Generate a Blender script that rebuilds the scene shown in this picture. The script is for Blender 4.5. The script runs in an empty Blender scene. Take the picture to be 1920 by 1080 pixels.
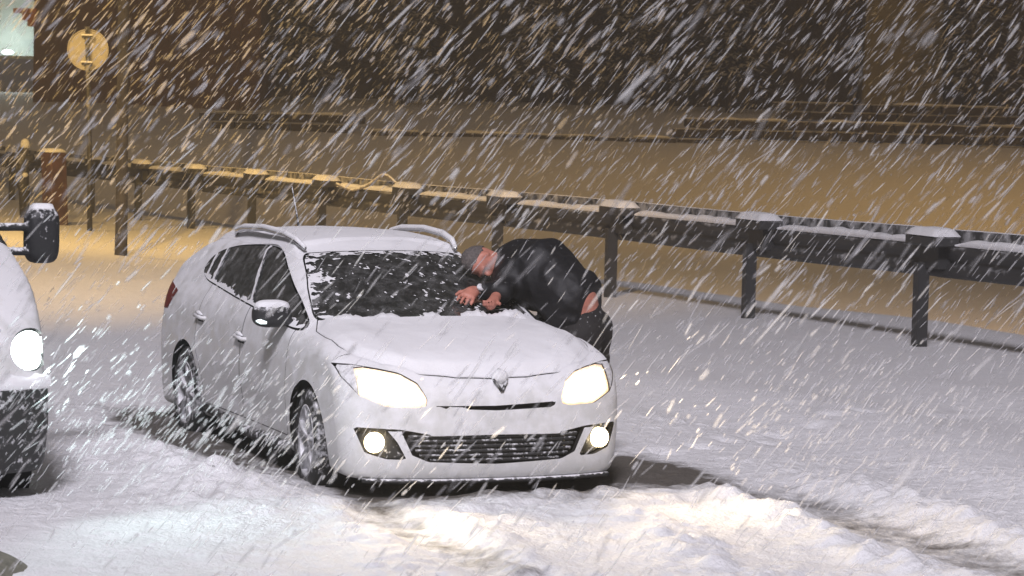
import bpy, math, random
import numpy as np
from mathutils import Vector, Matrix

random.seed(7)
RNG = np.random.default_rng(11)
scene = bpy.context.scene
COL = scene.collection

# ------------------------------------------------------------------ camera
CAM = np.array([16.7645, -6.372, 2.5265])
YAW, PITCH, ROLL = 2.7568, -0.0711, 0.0248
FWD = np.array([math.cos(PITCH)*math.cos(YAW), math.cos(PITCH)*math.sin(YAW), math.sin(PITCH)])
RGT = np.cross(FWD, [0, 0, 1]); RGT /= np.linalg.norm(RGT)
UPV = np.cross(RGT, FWD)
_c, _s = math.cos(ROLL), math.sin(ROLL)
RGT, UPV = _c*RGT + _s*UPV, -_s*RGT + _c*UPV
cam_data = bpy.data.cameras.new("camera")
cam = bpy.data.objects.new("camera", cam_data); COL.objects.link(cam)
cam.matrix_world = Matrix(((RGT[0], UPV[0], -FWD[0], CAM[0]), (RGT[1], UPV[1], -FWD[1], CAM[1]),
                           (RGT[2], UPV[2], -FWD[2], CAM[2]), (0, 0, 0, 1)))
cam_data.sensor_width = 36.0
cam_data.lens = 36.0*5500/1920
cam_data.clip_start = 0.5
cam_data.clip_end = 600
cam_data.dof.use_dof = True
cam_data.dof.focus_distance = 21.0
cam_data.dof.aperture_fstop = 9.0
scene.camera = cam

# ------------------------------------------------------------------ night sky and lamps
world = bpy.data.worlds.new("World"); scene.world = world; world.use_nodes = True
_bg = world.node_tree.nodes["Background"]
_bg.inputs[0].default_value = (0.86, 0.74, 0.68, 1); _bg.inputs[1].default_value = 0.085

def spot(name, loc, to, color, watts, deg, blend=0.6, radius=0.25):
    l = bpy.data.lights.new(name, 'SPOT'); l.color = color; l.energy = watts
    l.spot_size = math.radians(deg); l.spot_blend = blend; l.shadow_soft_size = radius
    o = bpy.data.objects.new(name, l); COL.objects.link(o); o.location = loc
    o.rotation_euler = (Vector(to) - Vector(loc)).to_track_quat('-Z', 'Y').to_euler()
    return o
AMBER = (1.0, 0.57, 0.15)
spot("white_key_light", (40, -20, 42), (-4, 2.5, 0), (0.94, 0.90, 1.0), 165000, 26, 0.6, 6.0)  # added unseen key lamp, set high and far for even light
spot("amber_fill_light_mid", (-33, 1.0, 9.5), (-36, 3, -0.5), (1.0, 0.62, 0.20), 5200, 135, 0.8, 0.4)  # second amber lamp added out of view to even the ground light
spot("amber_street_light_road", (3, -6.0, 14), (-46, 4.5, -0.5), (1.0, 0.62, 0.19), 56000, 60, 1.0, 0.12)
spot("amber_street_light_bank", (-13, 17, 8), (-23, 29, -1.5), AMBER, 4200, 110, 0.6, 0.3)
spot("amber_street_light_far", (-46, 34, 10), (-54, 34, -1), AMBER, 2300, 160, 0.8, 0.3)

scene.view_settings.view_transform = 'Standard'
scene.view_settings.look = 'None'
scene.view_settings.exposure = 0.0
scene.view_settings.gamma = 1.0
scene.view_settings.use_curve_mapping = False
scene.cycles.max_bounces = 6
scene.cycles.transparent_max_bounces = 24
scene.cycles.use_denoising = True
scene.cycles.sample_clamp_indirect = 4.0

# ------------------------------------------------------------------ helpers
def tag(o, label=None, cat=None, group=None, kind=None):
    if label: o["label"] = label
    if cat: o["category"] = cat
    if group: o["group"] = group
    if kind: o["kind"] = kind
    return o
def empty(name, loc=(0, 0, 0), rz=0.0):
    o = bpy.data.objects.new(name, None); COL.objects.link(o)
    o.location = loc; o.rotation_euler = (0, 0, rz); o.empty_display_size = 0.3
    return o
def mesh_obj(name, V, F, mat, parent=None, smooth=False, normals=None, nf=None):
    me = bpy.data.meshes.new(name)
    me.from_pydata([tuple(v) for v in np.asarray(V, float)], [], [tuple(int(i) for i in f) for f in F])
    me.update()
    if smooth: me.polygons.foreach_set("use_smooth", [True]*len(me.polygons))
    if normals is not None and len(V): me.normals_split_custom_set_from_vertices([tuple(n) for n in normals])
    if mat: me.materials.append(mat)
    o = bpy.data.objects.new(name, me); COL.objects.link(o)
    if parent: o.parent = parent
    return o
def tri_obj(name, V, T, mat, parent=None, smooth=True, normals=None):
    me = bpy.data.meshes.new(name)
    V = np.asarray(V, np.float32); T = np.asarray(T, np.int32)
    n = len(T); k = T.shape[1] if n else 3
    me.vertices.add(len(V)); me.vertices.foreach_set("co", V.ravel())
    me.loops.add(n*k); me.loops.foreach_set("vertex_index", T.ravel())
    me.polygons.add(n); me.polygons.foreach_set("loop_start", np.arange(n, dtype=np.int32)*k)
    me.update(calc_edges=True)
    if smooth and n: me.polygons.foreach_set("use_smooth", np.ones(n, bool))
    if normals is not None and len(V):
        me.normals_split_custom_set_from_vertices(np.asarray(normals, float).tolist())
    if mat: me.materials.append(mat)
    o = bpy.data.objects.new(name, me); COL.objects.link(o)
    if parent: o.parent = parent
    return o

class MB:
    """collects simple shapes into one mesh"""
    def __init__(s): s.V = []; s.F = []
    def add(s, V, F):
        b = len(s.V); s.V += [tuple(map(float, v)) for v in V]; s.F += [tuple(i+b for i in f) for f in F]; return s
    def box(s, c, d, M=None, taper=1.0, chamfer=0.0):
        x, y, z = d[0]/2, d[1]/2, d[2]/2
        if chamfer > 0:
            k = chamfer; V = []; F = []
            for zz, q in ((-z, k), (-z+k, 0), (z-k, 0), (z, k)):
                t = taper if zz > 0 else 1
                a, b = (x-q)*t, (y-q)*t; e = k*0.7
                V += [(-a, -b+e, zz), (-a+e, -b, zz), (a-e, -b, zz), (a, -b+e, zz), (a, b-e, zz), (a-e, b, zz), (-a+e, b, zz), (-a, b-e, zz)]
            for r in range(3):
                for i in range(8):
                    j = (i+1) % 8; F.append((r*8+i, r*8+j, r*8+8+j, r*8+8+i))
            F.append(tuple(range(7, -1, -1))); F.append(tuple(range(24, 32)))
        else:
            t = taper
            V = [(-x, -y, -z), (x, -y, -z), (x, y, -z), (-x, y, -z), (-x*t, -y*t, z), (x*t, -y*t, z), (x*t, y*t, z), (-x*t, y*t, z)]
            F = [(0, 3, 2, 1), (4, 5, 6, 7), (0, 1, 5, 4), (1, 2, 6, 5), (2, 3, 7, 6), (3, 0, 4, 7)]
        V = np.array(V)
        if M is not None: V = V @ np.array(M).T
        return s.add(V + np.array(c), F)
    def tube(s, pts, radii, n=10, caps=True, flat=1.0, updir=None):
        pts = [np.array(p, float) for p in pts]
        if not hasattr(radii, '__len__'): radii = [radii]*len(pts)
        V = []; F = []
        for i, p in enumerate(pts):
            t = pts[min(i+1, len(pts)-1)] - pts[max(i-1, 0)]; t /= np.linalg.norm(t)+1e-9
            ref = np.array(updir if updir is not None else ([0, 0, 1] if abs(t[2]) < 0.9 else [1, 0, 0]), float)
            a = np.cross(t, ref); a /= np.linalg.norm(a); b = np.cross(a, t)
            for k in range(n):
                th = 2*math.pi*k/n
                V.append(p + radii[i]*(a*math.cos(th) + b*math.sin(th)*flat))
        for i in range(len(pts)-1):
            for k in range(n):
                j = (k+1) % n
                F.append((i*n+k, i*n+j, (i+1)*n+j, (i+1)*n+k))
        if caps:
            F.append(tuple(range(n-1, -1, -1))); F.append(tuple((len(pts)-1)*n+k for k in range(n)))
        return s.add(V, F)
    def lathe(s, prof, c, axis='z', n=24):
        V = []; F = []
        for (r, h) in prof:
            for k in range(n):
                th = 2*math.pi*k/n; a, b = r*math.cos(th), r*math.sin(th)
                V.append({'z': (a, b, h), 'y': (a, h, b), 'x': (h, a, b)}[axis])
        for i in range(len(prof)-1):
            for k in range(n):
                j = (k+1) % n
                q = (i*n+k, i*n+j, (i+1)*n+j, (i+1)*n+k)
                F.append(q if axis != 'y' else q[::-1])
        return s.add(np.array(V)+np.array(c), F)
    def build(s, name, mat, parent=None, smooth=False):
        return mesh_obj(name, s.V, s.F, mat, parent, smooth)

# value noise on numpy arrays
_PERM = RNG.random((64, 64, 64)).astype(np.float32)
def noise3(x, y, z, f=1.0):
    x = np.asarray(x, float)*f + 31.7; y = np.asarray(y, float)*f + 11.3; z = np.asarray(z, float)*f + 5.1
    xi, yi, zi = np.floor(x).astype(int), np.floor(y).astype(int), np.floor(z).astype(int)
    u, v, w = x-xi, y-yi, z-zi
    u, v, w = u*u*(3-2*u), v*v*(3-2*v), w*w*(3-2*w)
    g = lambda a, b, c: _PERM[(xi+a) & 63, (yi+b) & 63, (zi+c) & 63]
    x00 = g(0,0,0)*(1-u)+g(1,0,0)*u; x10 = g(0,1,0)*(1-u)+g(1,1,0)*u
    x01 = g(0,0,1)*(1-u)+g(1,0,1)*u; x11 = g(0,1,1)*(1-u)+g(1,1,1)*u
    return (x00*(1-v)+x10*v)*(1-w) + (x01*(1-v)+x11*v)*w
def fbm(x, y, z, f, octs=4, gain=0.5):
    s = 0; a = 1; t = 0
    for i in range(octs):
        s = s + a*noise3(x+i*7.3, y-i*3.1, z, f*2.03**i); t += a; a *= gain
    return s/t - 0.5

def pchip(xs, ys):
    xs = np.asarray(xs, float); ys = np.asarray(ys, float)
    o = np.argsort(xs); xs = xs[o]; ys = ys[o]
    h = np.diff(xs); d = np.diff(ys)/h
    m = np.zeros_like(ys)
    for i in range(1, len(xs)-1):
        if d[i-1]*d[i] > 0:
            w1 = 2*h[i]+h[i-1]; w2 = h[i]+2*h[i-1]
            m[i] = (w1+w2)/(w1/d[i-1]+w2/d[i])
    m[0] = d[0]; m[-1] = d[-1]
    X = np.linspace(xs[0], xs[-1], 2000); i = np.clip(np.searchsorted(xs, X)-1, 0, len(h)-1)
    t = (X-xs[i])/h[i]
    Y = ((1+2*t)*(1-t)**2*ys[i] + t*(1-t)**2*h[i]*m[i] + t*t*(3-2*t)*ys[i+1] + t*t*(t-1)*h[i]*m[i+1])
    return lambda x: np.interp(x, X, Y)
def smax(a, b, k):
    h = np.clip(k - np.abs(a-b), 0, None)/k
    return np.maximum(a, b) + h*h*k*0.25
def smin(a, b, k): return -smax(-a, -b, k)
def gauss(x, c, s): return np.exp(-((x-c)/s)**2)

def grad(f, P, e=0.004):
    G = np.empty_like(P)
    for k in range(3):
        d = np.zeros(3); d[k] = e
        G[:, k] = f(*(P+d).T) - f(*(P-d).T)
    return G/(2*e)
def surface_nets(f, lo, hi, h, iters=3):
    """smooth mesh of f = 0, vertices projected onto the surface; returns V, triangles, normals"""
    n = [int(math.ceil((hi[k]-lo[k])/h))+1 for k in range(3)]
    ax = [lo[k] + h*np.arange(n[k]) for k in range(3)]
    X, Y, Z = np.meshgrid(*ax, indexing='ij')
    F = np.asarray(f(X, Y, Z), float)
    S = F < 0
    c = np.zeros([k-1 for k in n], np.int8)
    for a in (0, 1):
        for b in (0, 1):
            for d in (0, 1):
                c += S[a:n[0]-1+a, b:n[1]-1+b, d:n[2]-1+d]
    act = (c > 0) & (c < 8)
    idx = -np.ones(act.shape, np.int64); I = np.argwhere(act); idx[act] = np.arange(len(I))
    acc = np.zeros((len(I), 3)); cnt = np.zeros(len(I))
    cor = [(a, b, d) for a in (0, 1) for b in (0, 1) for d in (0, 1)]
    for p in cor:
        for k in range(3):
            if p[k] == 0:
                q = list(p); q[k] = 1
                fa = F[I[:, 0]+p[0], I[:, 1]+p[1], I[:, 2]+p[2]]; fb = F[I[:, 0]+q[0], I[:, 1]+q[1], I[:, 2]+q[2]]
                m = (fa < 0) != (fb < 0)
                t = fa[m]/(fa[m]-fb[m])
                pt = np.tile(np.array(p, float), (m.sum(), 1)); pt[:, k] += t
                acc[m] += pt; cnt[m] += 1
    P = (I + acc/cnt[:, None])*h + np.array(lo)
    Q = []
    for k in range(3):
        u, v = (k+1) % 3, (k+2) % 3
        sl = [slice(1, n[j]-1) for j in range(3)]; sl[k] = slice(0, n[k]-1)
        s2 = list(sl); s2[k] = slice(1, n[k])
        A = S[tuple(sl)]; B = S[tuple(s2)]
        E = np.argwhere(A != B); off = np.array([s.start for s in sl]); E = E + off
        inside = S[E[:, 0], E[:, 1], E[:, 2]]
        du = np.zeros(3, int); du[u] = 1; dv = np.zeros(3, int); dv[v] = 1
        c0, c1, c2, c3 = E-du-dv, E-dv, E, E-du
        q = np.stack([idx[tuple(c.T)] for c in (c0, c1, c2, c3)], 1)
        q[~inside] = q[~inside][:, ::-1]
        Q.append(q)
    Q = np.concatenate(Q)
    for _ in range(iters):
        G = grad(f, P); v = f(*P.T); g2 = (G**2).sum(1)+1e-9
        st = -v[:, None]*G/g2[:, None]; L = np.linalg.norm(st, axis=1)+1e-12
        P = P + st*np.minimum(1, 0.5*h/L)[:, None]
    N = grad(f, P); N /= np.linalg.norm(N, axis=1)[:, None]+1e-9
    T = np.concatenate([Q[:, [0, 1, 2]], Q[:, [0, 2, 3]]])
    return P, T, N

def compact(V, T, N):
    if len(T) == 0: return V[:0], T, N[:0]
    u, inv = np.unique(T.ravel(), return_inverse=True)
    return V[u], inv.reshape(T.shape), N[u]
def cut(M, f):
    """split a triangle mesh at f = 0 -> (part where f < 0, the rest); clean edges"""
    V, T, N = M
    if len(T) == 0: return M, M
    f = np.where(np.abs(f) < 1e-5, 1e-5, f); s = f < 0
    c = s[T].sum(1)
    tin, tout = [T[c == 3]], [T[c == 0]]
    nv = [V]; nn = [N]; base = len(V)
    for cnt, lone in ((1, True), (2, False)):
        t = T[c == cnt]
        if len(t) == 0: continue
        sel = s[t] if lone else ~s[t]
        k = np.argmax(sel, 1); r = np.arange(len(t))
        a, b, d = t[r, k], t[r, (k+1) % 3], t[r, (k+2) % 3]
        ids = []
        for p, q in ((a, b), (a, d)):
            lo_, hi_ = np.minimum(p, q), np.maximum(p, q)
            w = (f[lo_]/(f[lo_]-f[hi_]))[:, None]
            nv.append(V[lo_]*(1-w)+V[hi_]*w); nn.append(N[lo_]*(1-w)+N[hi_]*w)
            ids.append(base+np.arange(len(t))); base += len(t)
        ab, ad = ids
        one = np.stack([a, ab, ad], 1); two = np.concatenate([np.stack([ab, b, d], 1), np.stack([ab, d, ad], 1)])
        (tin if lone else tout).append(one); (tout if lone else tin).append(two)
    V2 = np.concatenate(nv); N2 = np.concatenate(nn)
    return compact(V2, np.concatenate(tin), N2), compact(V2, np.concatenate(tout), N2)
def poly_sdf(px, py, pts):
    px = np.asarray(px, float); py = np.asarray(py, float)
    d = np.full(px.shape, 1e9); ins = np.zeros(px.shape, bool); n = len(pts)
    for i in range(n):
        ax, ay = pts[i]; bx, by = pts[(i+1) % n]
        ex, ey = bx-ax, by-ay; t = np.clip(((px-ax)*ex+(py-ay)*ey)/(ex*ex+ey*ey+1e-12), 0, 1)
        d = np.minimum(d, (px-ax-t*ex)**2+(py-ay-t*ey)**2)
        c = (ay > py) != (by > py)
        with np.errstate(divide='ignore', invalid='ignore'):
            xx = ax + (py-ay)*ex/(ey if ey != 0 else 1e-12)
        ins ^= c & (px < xx)
    return np.where(ins, -1, 1)*np.sqrt(d)
def smooth_poly(pts, n=6):
    P = np.array(pts, float); out = []
    for i in range(len(P)):
        p0, p1, p2, p3 = P[i-1], P[i], P[(i+1) % len(P)], P[(i+2) % len(P)]
        for k in range(n):
            t = k/n
            out.append(tuple(0.5*((2*p1)+(-p0+p2)*t+(2*p0-5*p1+4*p2-p3)*t*t+(-p0+3*p1-3*p2+p3)*t**3)))
    return out

# ------------------------------------------------------------------ materials
def new_mat(name):
    m = bpy.data.materials.new(name); m.use_nodes = True
    nt = m.node_tree; b = nt.nodes["Principled BSDF"]
    return m, nt, b
def N_(nt, kind, **kw):
    n = nt.nodes.new(kind)
    for k, v in kw.items(): setattr(n, k, v)
    return n
def noise_node(nt, scale, detail=4, rough=0.55, coord='Object', vec_scale=None):
    tc = N_(nt, 'ShaderNodeTexCoord'); n = N_(nt, 'ShaderNodeTexNoise')
    n.inputs['Scale'].default_value = scale; n.inputs['Detail'].default_value = detail; n.inputs['Roughness'].default_value = rough
    if vec_scale:
        mp = N_(nt, 'ShaderNodeMapping'); mp.inputs['Scale'].default_value = vec_scale
        nt.links.new(tc.outputs[coord], mp.inputs[0]); nt.links.new(mp.outputs[0], n.inputs['Vector'])
    else: nt.links.new(tc.outputs[coord], n.inputs['Vector'])
    return n
def ramp(nt, src, stops):
    r = N_(nt, 'ShaderNodeValToRGB'); e = r.color_ramp.elements
    while len(e) < len(stops): e.new(0.5)
    for i, (p, c) in enumerate(stops):
        e[i].position = p; e[i].color = (*c, 1) if len(c) == 3 else c
    nt.links.new(src, r.inputs[0]); return r
def bump(nt, b, src, strength, dist):
    n = N_(nt, 'ShaderNodeBump'); n.inputs['Strength'].default_value = strength; n.inputs['Distance'].default_value = dist
    nt.links.new(src, n.inputs['Height']); nt.links.new(n.outputs[0], b.inputs['Normal']); return n
def simple(name, c, rough=0.6, metal=0.0, spec=0.5, var=0.15, scale=6, bmp=0.0, bdist=0.01, bscale=None, coat=0.0):
    m, nt, b = new_mat(name)
    n = noise_node(nt, scale)
    lo = tuple(max(0, v*(1-var)) for v in c); hi = tuple(min(1, v*(1+var)) for v in c)
    r = ramp(nt, n.outputs['Fac'], [(0.3, lo), (0.7, hi)])
    nt.links.new(r.outputs[0], b.inputs['Base Color'])
    b.inputs['Roughness'].default_value = rough; b.inputs['Metallic'].default_value = metal
    b.inputs['Specular IOR Level'].default_value = spec; b.inputs['Coat Weight'].default_value = coat
    if bmp:
        n2 = noise_node(nt, bscale or scale*4); bump(nt, b, n2.outputs['Fac'], bmp, bdist)
    return m
def snowy(name, c, rough=0.6, metal=0.0, scale=14, amount=0.5, up=0.35, soft=0.12, spec=0.4, snow=(0.78, 0.78, 0.80), bmp=0.3):
    """a surface with snow blown onto it: more on faces that look up, patchy elsewhere"""
    m, nt, b = new_mat(name)
    n = noise_node(nt, scale, 6, 0.65)
    geo = N_(nt, 'ShaderNodeNewGeometry'); sx = N_(nt, 'ShaderNodeSeparateXYZ'); nt.links.new(geo.outputs['Normal'], sx.inputs[0])
    ma = N_(nt, 'ShaderNodeMath', operation='MULTIPLY_ADD'); ma.inputs[1].default_value = up
    nt.links.new(sx.outputs['Z'], ma.inputs[0]); nt.links.new(n.outputs['Fac'], ma.inputs[2])
    r = ramp(nt, ma.outputs[0], [(1-amount-soft, (0, 0, 0)), (1-amount+soft, (1, 1, 1))])
    mx = N_(nt, 'ShaderNodeMix', data_type='RGBA')
    nt.links.new(r.outputs[0], mx.inputs['Factor']); mx.inputs['A'].default_value = (*c, 1); mx.inputs['B'].default_value = (*snow, 1)
    nt.links.new(mx.outputs['Result'], b.inputs['Base Color'])
    b.inputs['Metallic'].default_value = metal; b.inputs['Specular IOR Level'].default_value = spec
    mr = N_(nt, 'ShaderNodeMix', data_type='FLOAT'); nt.links.new(r.outputs[0], mr.inputs['Factor'])
    mr.inputs['A'].default_value = rough; mr.inputs['B'].default_value = 0.85
    nt.links.new(mr.outputs['Result'], b.inputs['Roughness'])
    if bmp: bump(nt, b, n.outputs['Fac'], bmp, 0.01)
    return m
def snow_mat(name, c=(0.80, 0.80, 0.82), b1=(60, 0.35, 0.012), b2=(7, 0.25, 0.05), dirt_shade=False):
    m, nt, b = new_mat(name)
    n1 = noise_node(nt, b1[0], 5, 0.6); n2 = noise_node(nt, b2[0], 5, 0.6)
    bp1 = N_(nt, 'ShaderNodeBump'); bp1.inputs['Strength'].default_value = b2[1]; bp1.inputs['Distance'].default_value = b2[2]
    bp2 = N_(nt, 'ShaderNodeBump'); bp2.inputs['Strength'].default_value = b1[1]; bp2.inputs['Distance'].default_value = b1[2]
    nt.links.new(n2.outputs['Fac'], bp1.inputs['Height']); nt.links.new(n1.outputs['Fac'], bp2.inputs['Height'])
    nt.links.new(bp1.outputs[0], bp2.inputs['Normal']); nt.links.new(bp2.outputs[0], b.inputs['Normal'])
    r = ramp(nt, n2.outputs['Fac'], [(0.25, tuple(v*0.93 for v in c)), (0.75, c)])
    b.inputs['Roughness'].default_value = 0.75; b.inputs['Specular IOR Level'].default_value = 0.25
    if dirt_shade:
        at = N_(nt, 'ShaderNodeAttribute'); at.attribute_name = 'dirt_shade'
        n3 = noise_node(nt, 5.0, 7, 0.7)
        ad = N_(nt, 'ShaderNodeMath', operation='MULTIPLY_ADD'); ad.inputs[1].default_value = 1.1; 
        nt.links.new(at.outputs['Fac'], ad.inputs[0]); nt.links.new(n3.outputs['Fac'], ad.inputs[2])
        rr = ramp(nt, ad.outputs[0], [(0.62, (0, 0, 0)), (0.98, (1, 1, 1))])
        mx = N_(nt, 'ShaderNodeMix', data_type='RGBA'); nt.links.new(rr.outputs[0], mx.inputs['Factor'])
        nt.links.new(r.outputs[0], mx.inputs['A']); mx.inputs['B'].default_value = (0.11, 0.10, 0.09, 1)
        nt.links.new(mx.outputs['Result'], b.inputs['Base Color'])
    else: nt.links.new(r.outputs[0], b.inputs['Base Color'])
    return m
def emit(name, c, s, falloff=None):
    m, nt, b = new_mat(name)
    b.inputs['Base Color'].default_value = (0.8, 0.8, 0.8, 1)
    b.inputs['Emission Color'].default_value = (*c, 1); b.inputs['Emission Strength'].default_value = s
    n = noise_node(nt, 25); r = ramp(nt, n.outputs['Fac'], [(0.2, (0.75,)*3), (0.8, (1,)*3)])
    ma = N_(nt, 'ShaderNodeMath', operation='MULTIPLY'); ma.inputs[1].default_value = s
    nt.links.new(r.outputs[0], ma.inputs[0]); nt.links.new(ma.outputs[0], b.inputs['Emission Strength'])
    return m
def glass_mat(name, tint=(0.10, 0.13, 0.11), rough=0.04, film=0.10):
    m, nt, b = new_mat(name); nt.nodes.remove(b)
    out = [n for n in nt.nodes if n.type == 'OUTPUT_MATERIAL'][0]
    tr = N_(nt, 'ShaderNodeBsdfTransparent'); tr.inputs[0].default_value = (*tint, 1)
    gl = N_(nt, 'ShaderNodeBsdfGlossy'); gl.inputs['Roughness'].default_value = rough; gl.inputs[0].default_value = (0.8, 0.85, 0.82, 1)
    n = noise_node(nt, 9); bp = N_(nt, 'ShaderNodeBump'); bp.inputs['Strength'].default_value = 0.06; bp.inputs['Distance'].default_value = 0.01
    nt.links.new(n.outputs['Fac'], bp.inputs['Height']); nt.links.new(bp.outputs[0], gl.inputs['Normal'])
    fr = N_(nt, 'ShaderNodeFresnel'); fr.inputs[0].default_value = 1.5
    mx = N_(nt, 'ShaderNodeMixShader')
    nt.links.new(fr.outputs[0], mx.inputs[0]); nt.links.new(tr.outputs[0], mx.inputs[1]); nt.links.new(gl.outputs[0], mx.inputs[2])
    # a thin film of rime on the glass
    fd = N_(nt, 'ShaderNodeBsdfDiffuse'); fd.inputs[0].default_value = (0.7, 0.7, 0.7, 1)
    fn = noise_node(nt, 11, 7, 0.75); fr2 = ramp(nt, fn.outputs['Fac'], [(0.45, (film*0.25,)*3), (0.72, (film*1.6,)*3)])
    m2 = N_(nt, 'ShaderNodeMixShader'); nt.links.new(fr2.outputs[0], m2.inputs[0]); nt.links.new(mx.outputs[0], m2.inputs[1]); nt.links.new(fd.outputs[0], m2.inputs[2])
    nt.links.new(m2.outputs[0], out.inputs[0]); return m

M = {}
M['snow'] = snow_mat('snow')
M['ground'] = snow_mat('trodden snow', b1=(34, 0.8, 0.02), b2=(6, 0.4, 0.06), dirt_shade=True)
M['snow_car'] = snow_mat('powder snow on car', (0.82, 0.82, 0.84), b1=(90, 0.3, 0.006), b2=(6, 0.15, 0.03))
M['paint'] = snowy('white car paint with blown snow', (0.62, 0.62, 0.61), 0.28, 0, 9, 0.42, 0.3, 0.15, 0.5, bmp=0.05)
M['black'] = snowy('black plastic', (0.025, 0.025, 0.027), 0.45, 0, 30, 0.30, 0.3, 0.08)
M['grille'] = snowy('dark grille caked with snow', (0.03, 0.03, 0.03), 0.5, 0, 22, 0.36, 0.12, 0.08)
M['inner'] = simple('dark underbody', (0.012, 0.012, 0.013), 0.8, var=0.2)
M['cabin'] = simple('cabin trim', (0.03, 0.032, 0.032), 0.8, var=0.3)
M['seat'] = simple('seat cloth', (0.06, 0.065, 0.06), 0.9, var=0.2)
M['glass'] = glass_mat('window glass')
M['clear'] = glass_mat('clear lamp glass', (0.75, 0.75, 0.75), 0.08, 0.0)
M['tyre'] = snowy('tyre rubber with packed snow', (0.018, 0.018, 0.018), 0.75, 0, 16, 0.38, 0.05, 0.12)
M['rim'] = snowy('alloy wheel caked with snow', (0.30, 0.30, 0.31), 0.35, 0.8, 10, 0.52, 0.1, 0.15)
M['chrome'] = simple('dull chrome', (0.55, 0.55, 0.56), 0.25, 1.0, var=0.1)
def lamp_mat(name, core, rim, s0, s1):
    m, nt, b = new_mat(name)
    at = N_(nt, 'ShaderNodeAttribute'); at.attribute_name = 'glow'
    n = noise_node(nt, 40, 3); ad = N_(nt, 'ShaderNodeMath', operation='MULTIPLY_ADD'); ad.inputs[1].default_value = 0.25
    nt.links.new(n.outputs['Fac'], ad.inputs[0]); nt.links.new(at.outputs['Fac'], ad.inputs[2])
    r = ramp(nt, ad.outputs[0], [(0.12, rim), (0.75, core)]); nt.links.new(r.outputs[0], b.inputs['Emission Color'])
    mr = N_(nt, 'ShaderNodeMapRange'); nt.links.new(ad.outputs[0], mr.inputs[0])
    mr.inputs[1].default_value = 0.12; mr.inputs[2].default_value = 0.9; mr.inputs[3].default_value = s0; mr.inputs[4].default_value = s1
    nt.links.new(mr.outputs[0], b.inputs['Emission Strength']); b.inputs['Base Color'].default_value = (0.7, 0.7, 0.7, 1)
    return m
M['lamp'] = lamp_mat('lit headlamp', (1.0, 0.90, 0.70), (1.0, 0.62, 0.32), 1.0, 12)
M['vanlamp'] = lamp_mat('lit white van lamp', (0.90, 1.0, 0.98), (0.55, 0.80, 0.82), 0.8, 12)
M['fog'] = emit('lit fog lamp', (1.0, 0.80, 0.48), 14)
M['reflector'] = snowy('lamp reflector', (0.22, 0.22, 0.22), 0.3, 0.3, 40, 0.55, 0.2, 0.2)
M['tail'] = simple('red lamp glass', (0.16, 0.01, 0.01), 0.2, var=0.1)
M['orange'] = emit('indicator glint', (0.8, 1.0, 1.0), 1.5)
M['steel'] = snowy('weathered galvanised steel', (0.045, 0.045, 0.046), 0.6, 0.2, 5, 0.20, 0.25, 0.2)
M['wood'] = simple('grey brown pole', (0.055, 0.050, 0.046), 0.85, var=0.35, scale=9, bmp=0.5, bdist=0.01)
M['redpost'] = simple('rust red painted post', (0.075, 0.038, 0.035), 0.8, var=0.4, scale=5, bmp=0.5)
M['sign'] = simple('grey sign back', (0.38, 0.36, 0.32), 0.6, var=0.12, scale=5)
M['skin'] = simple('skin', (0.50, 0.20, 0.145), 0.55, var=0.12, scale=20, bmp=0.1, bdist=0.002)
M['hair'] = simple('grey hair', (0.11, 0.095, 0.09), 0.8, var=0.35, scale=60, bmp=0.8, bdist=0.004)
M['jacket'] = snowy('black jacket with snow flecks', (0.008, 0.008, 0.010), 0.6, 0, 48, 0.25, 0.07, 0.03, bmp=0.3)
M['trousers'] = snowy('dark trousers', (0.020, 0.018, 0.018), 0.8, 0, 45, 0.30, 0.1, 0.03, bmp=0.3)
M['brick'] = simple('brown brick', (0.11, 0.062, 0.045), 0.9, var=0.3, scale=3, bmp=0.3)
M['stone'] = snowy('dark stone', (0.06, 0.052, 0.045), 0.85, 0, 4, 0.2, 0.5, 0.1, bmp=0.6)
M['olive'] = simple('olive render', (0.26, 0.23, 0.15), 0.9, var=0.2, scale=2, bmp=0.3)
M['darkwall'] = simple('dark rubble wall', (0.05, 0.042, 0.036), 0.95, var=0.5, scale=1.2, bmp=0.6, bdist=0.05)
M['bark'] = simple('dark bark', (0.035, 0.028, 0.022), 0.9, var=0.3, bmp=0.4)
M['needle'] = snowy('dark foliage with snow', (0.03, 0.03, 0.022), 0.8, 0, 3, 0.25, 0.3, 0.2, bmp=0)
M['canopy'] = simple('pale green panel', (0.40, 0.44, 0.42), 0.6, var=0.08, scale=2)
M['cornice'] = simple('orange-lit cornice', (0.55, 0.22, 0.09), 0.7, var=0.2)  # orange lamp light put into the cornice's base colour
M['boulder'] = simple('olive grey surface', (0.17, 0.165, 0.13), 0.9, var=0.25, scale=20, bmp=0.4)  # surface of the unidentified rounded object
M['strap'] = snowy('frosted strap', (0.25, 0.23, 0.22), 0.7, 0, 10, 0.45, 0.3, 0.1)

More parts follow.
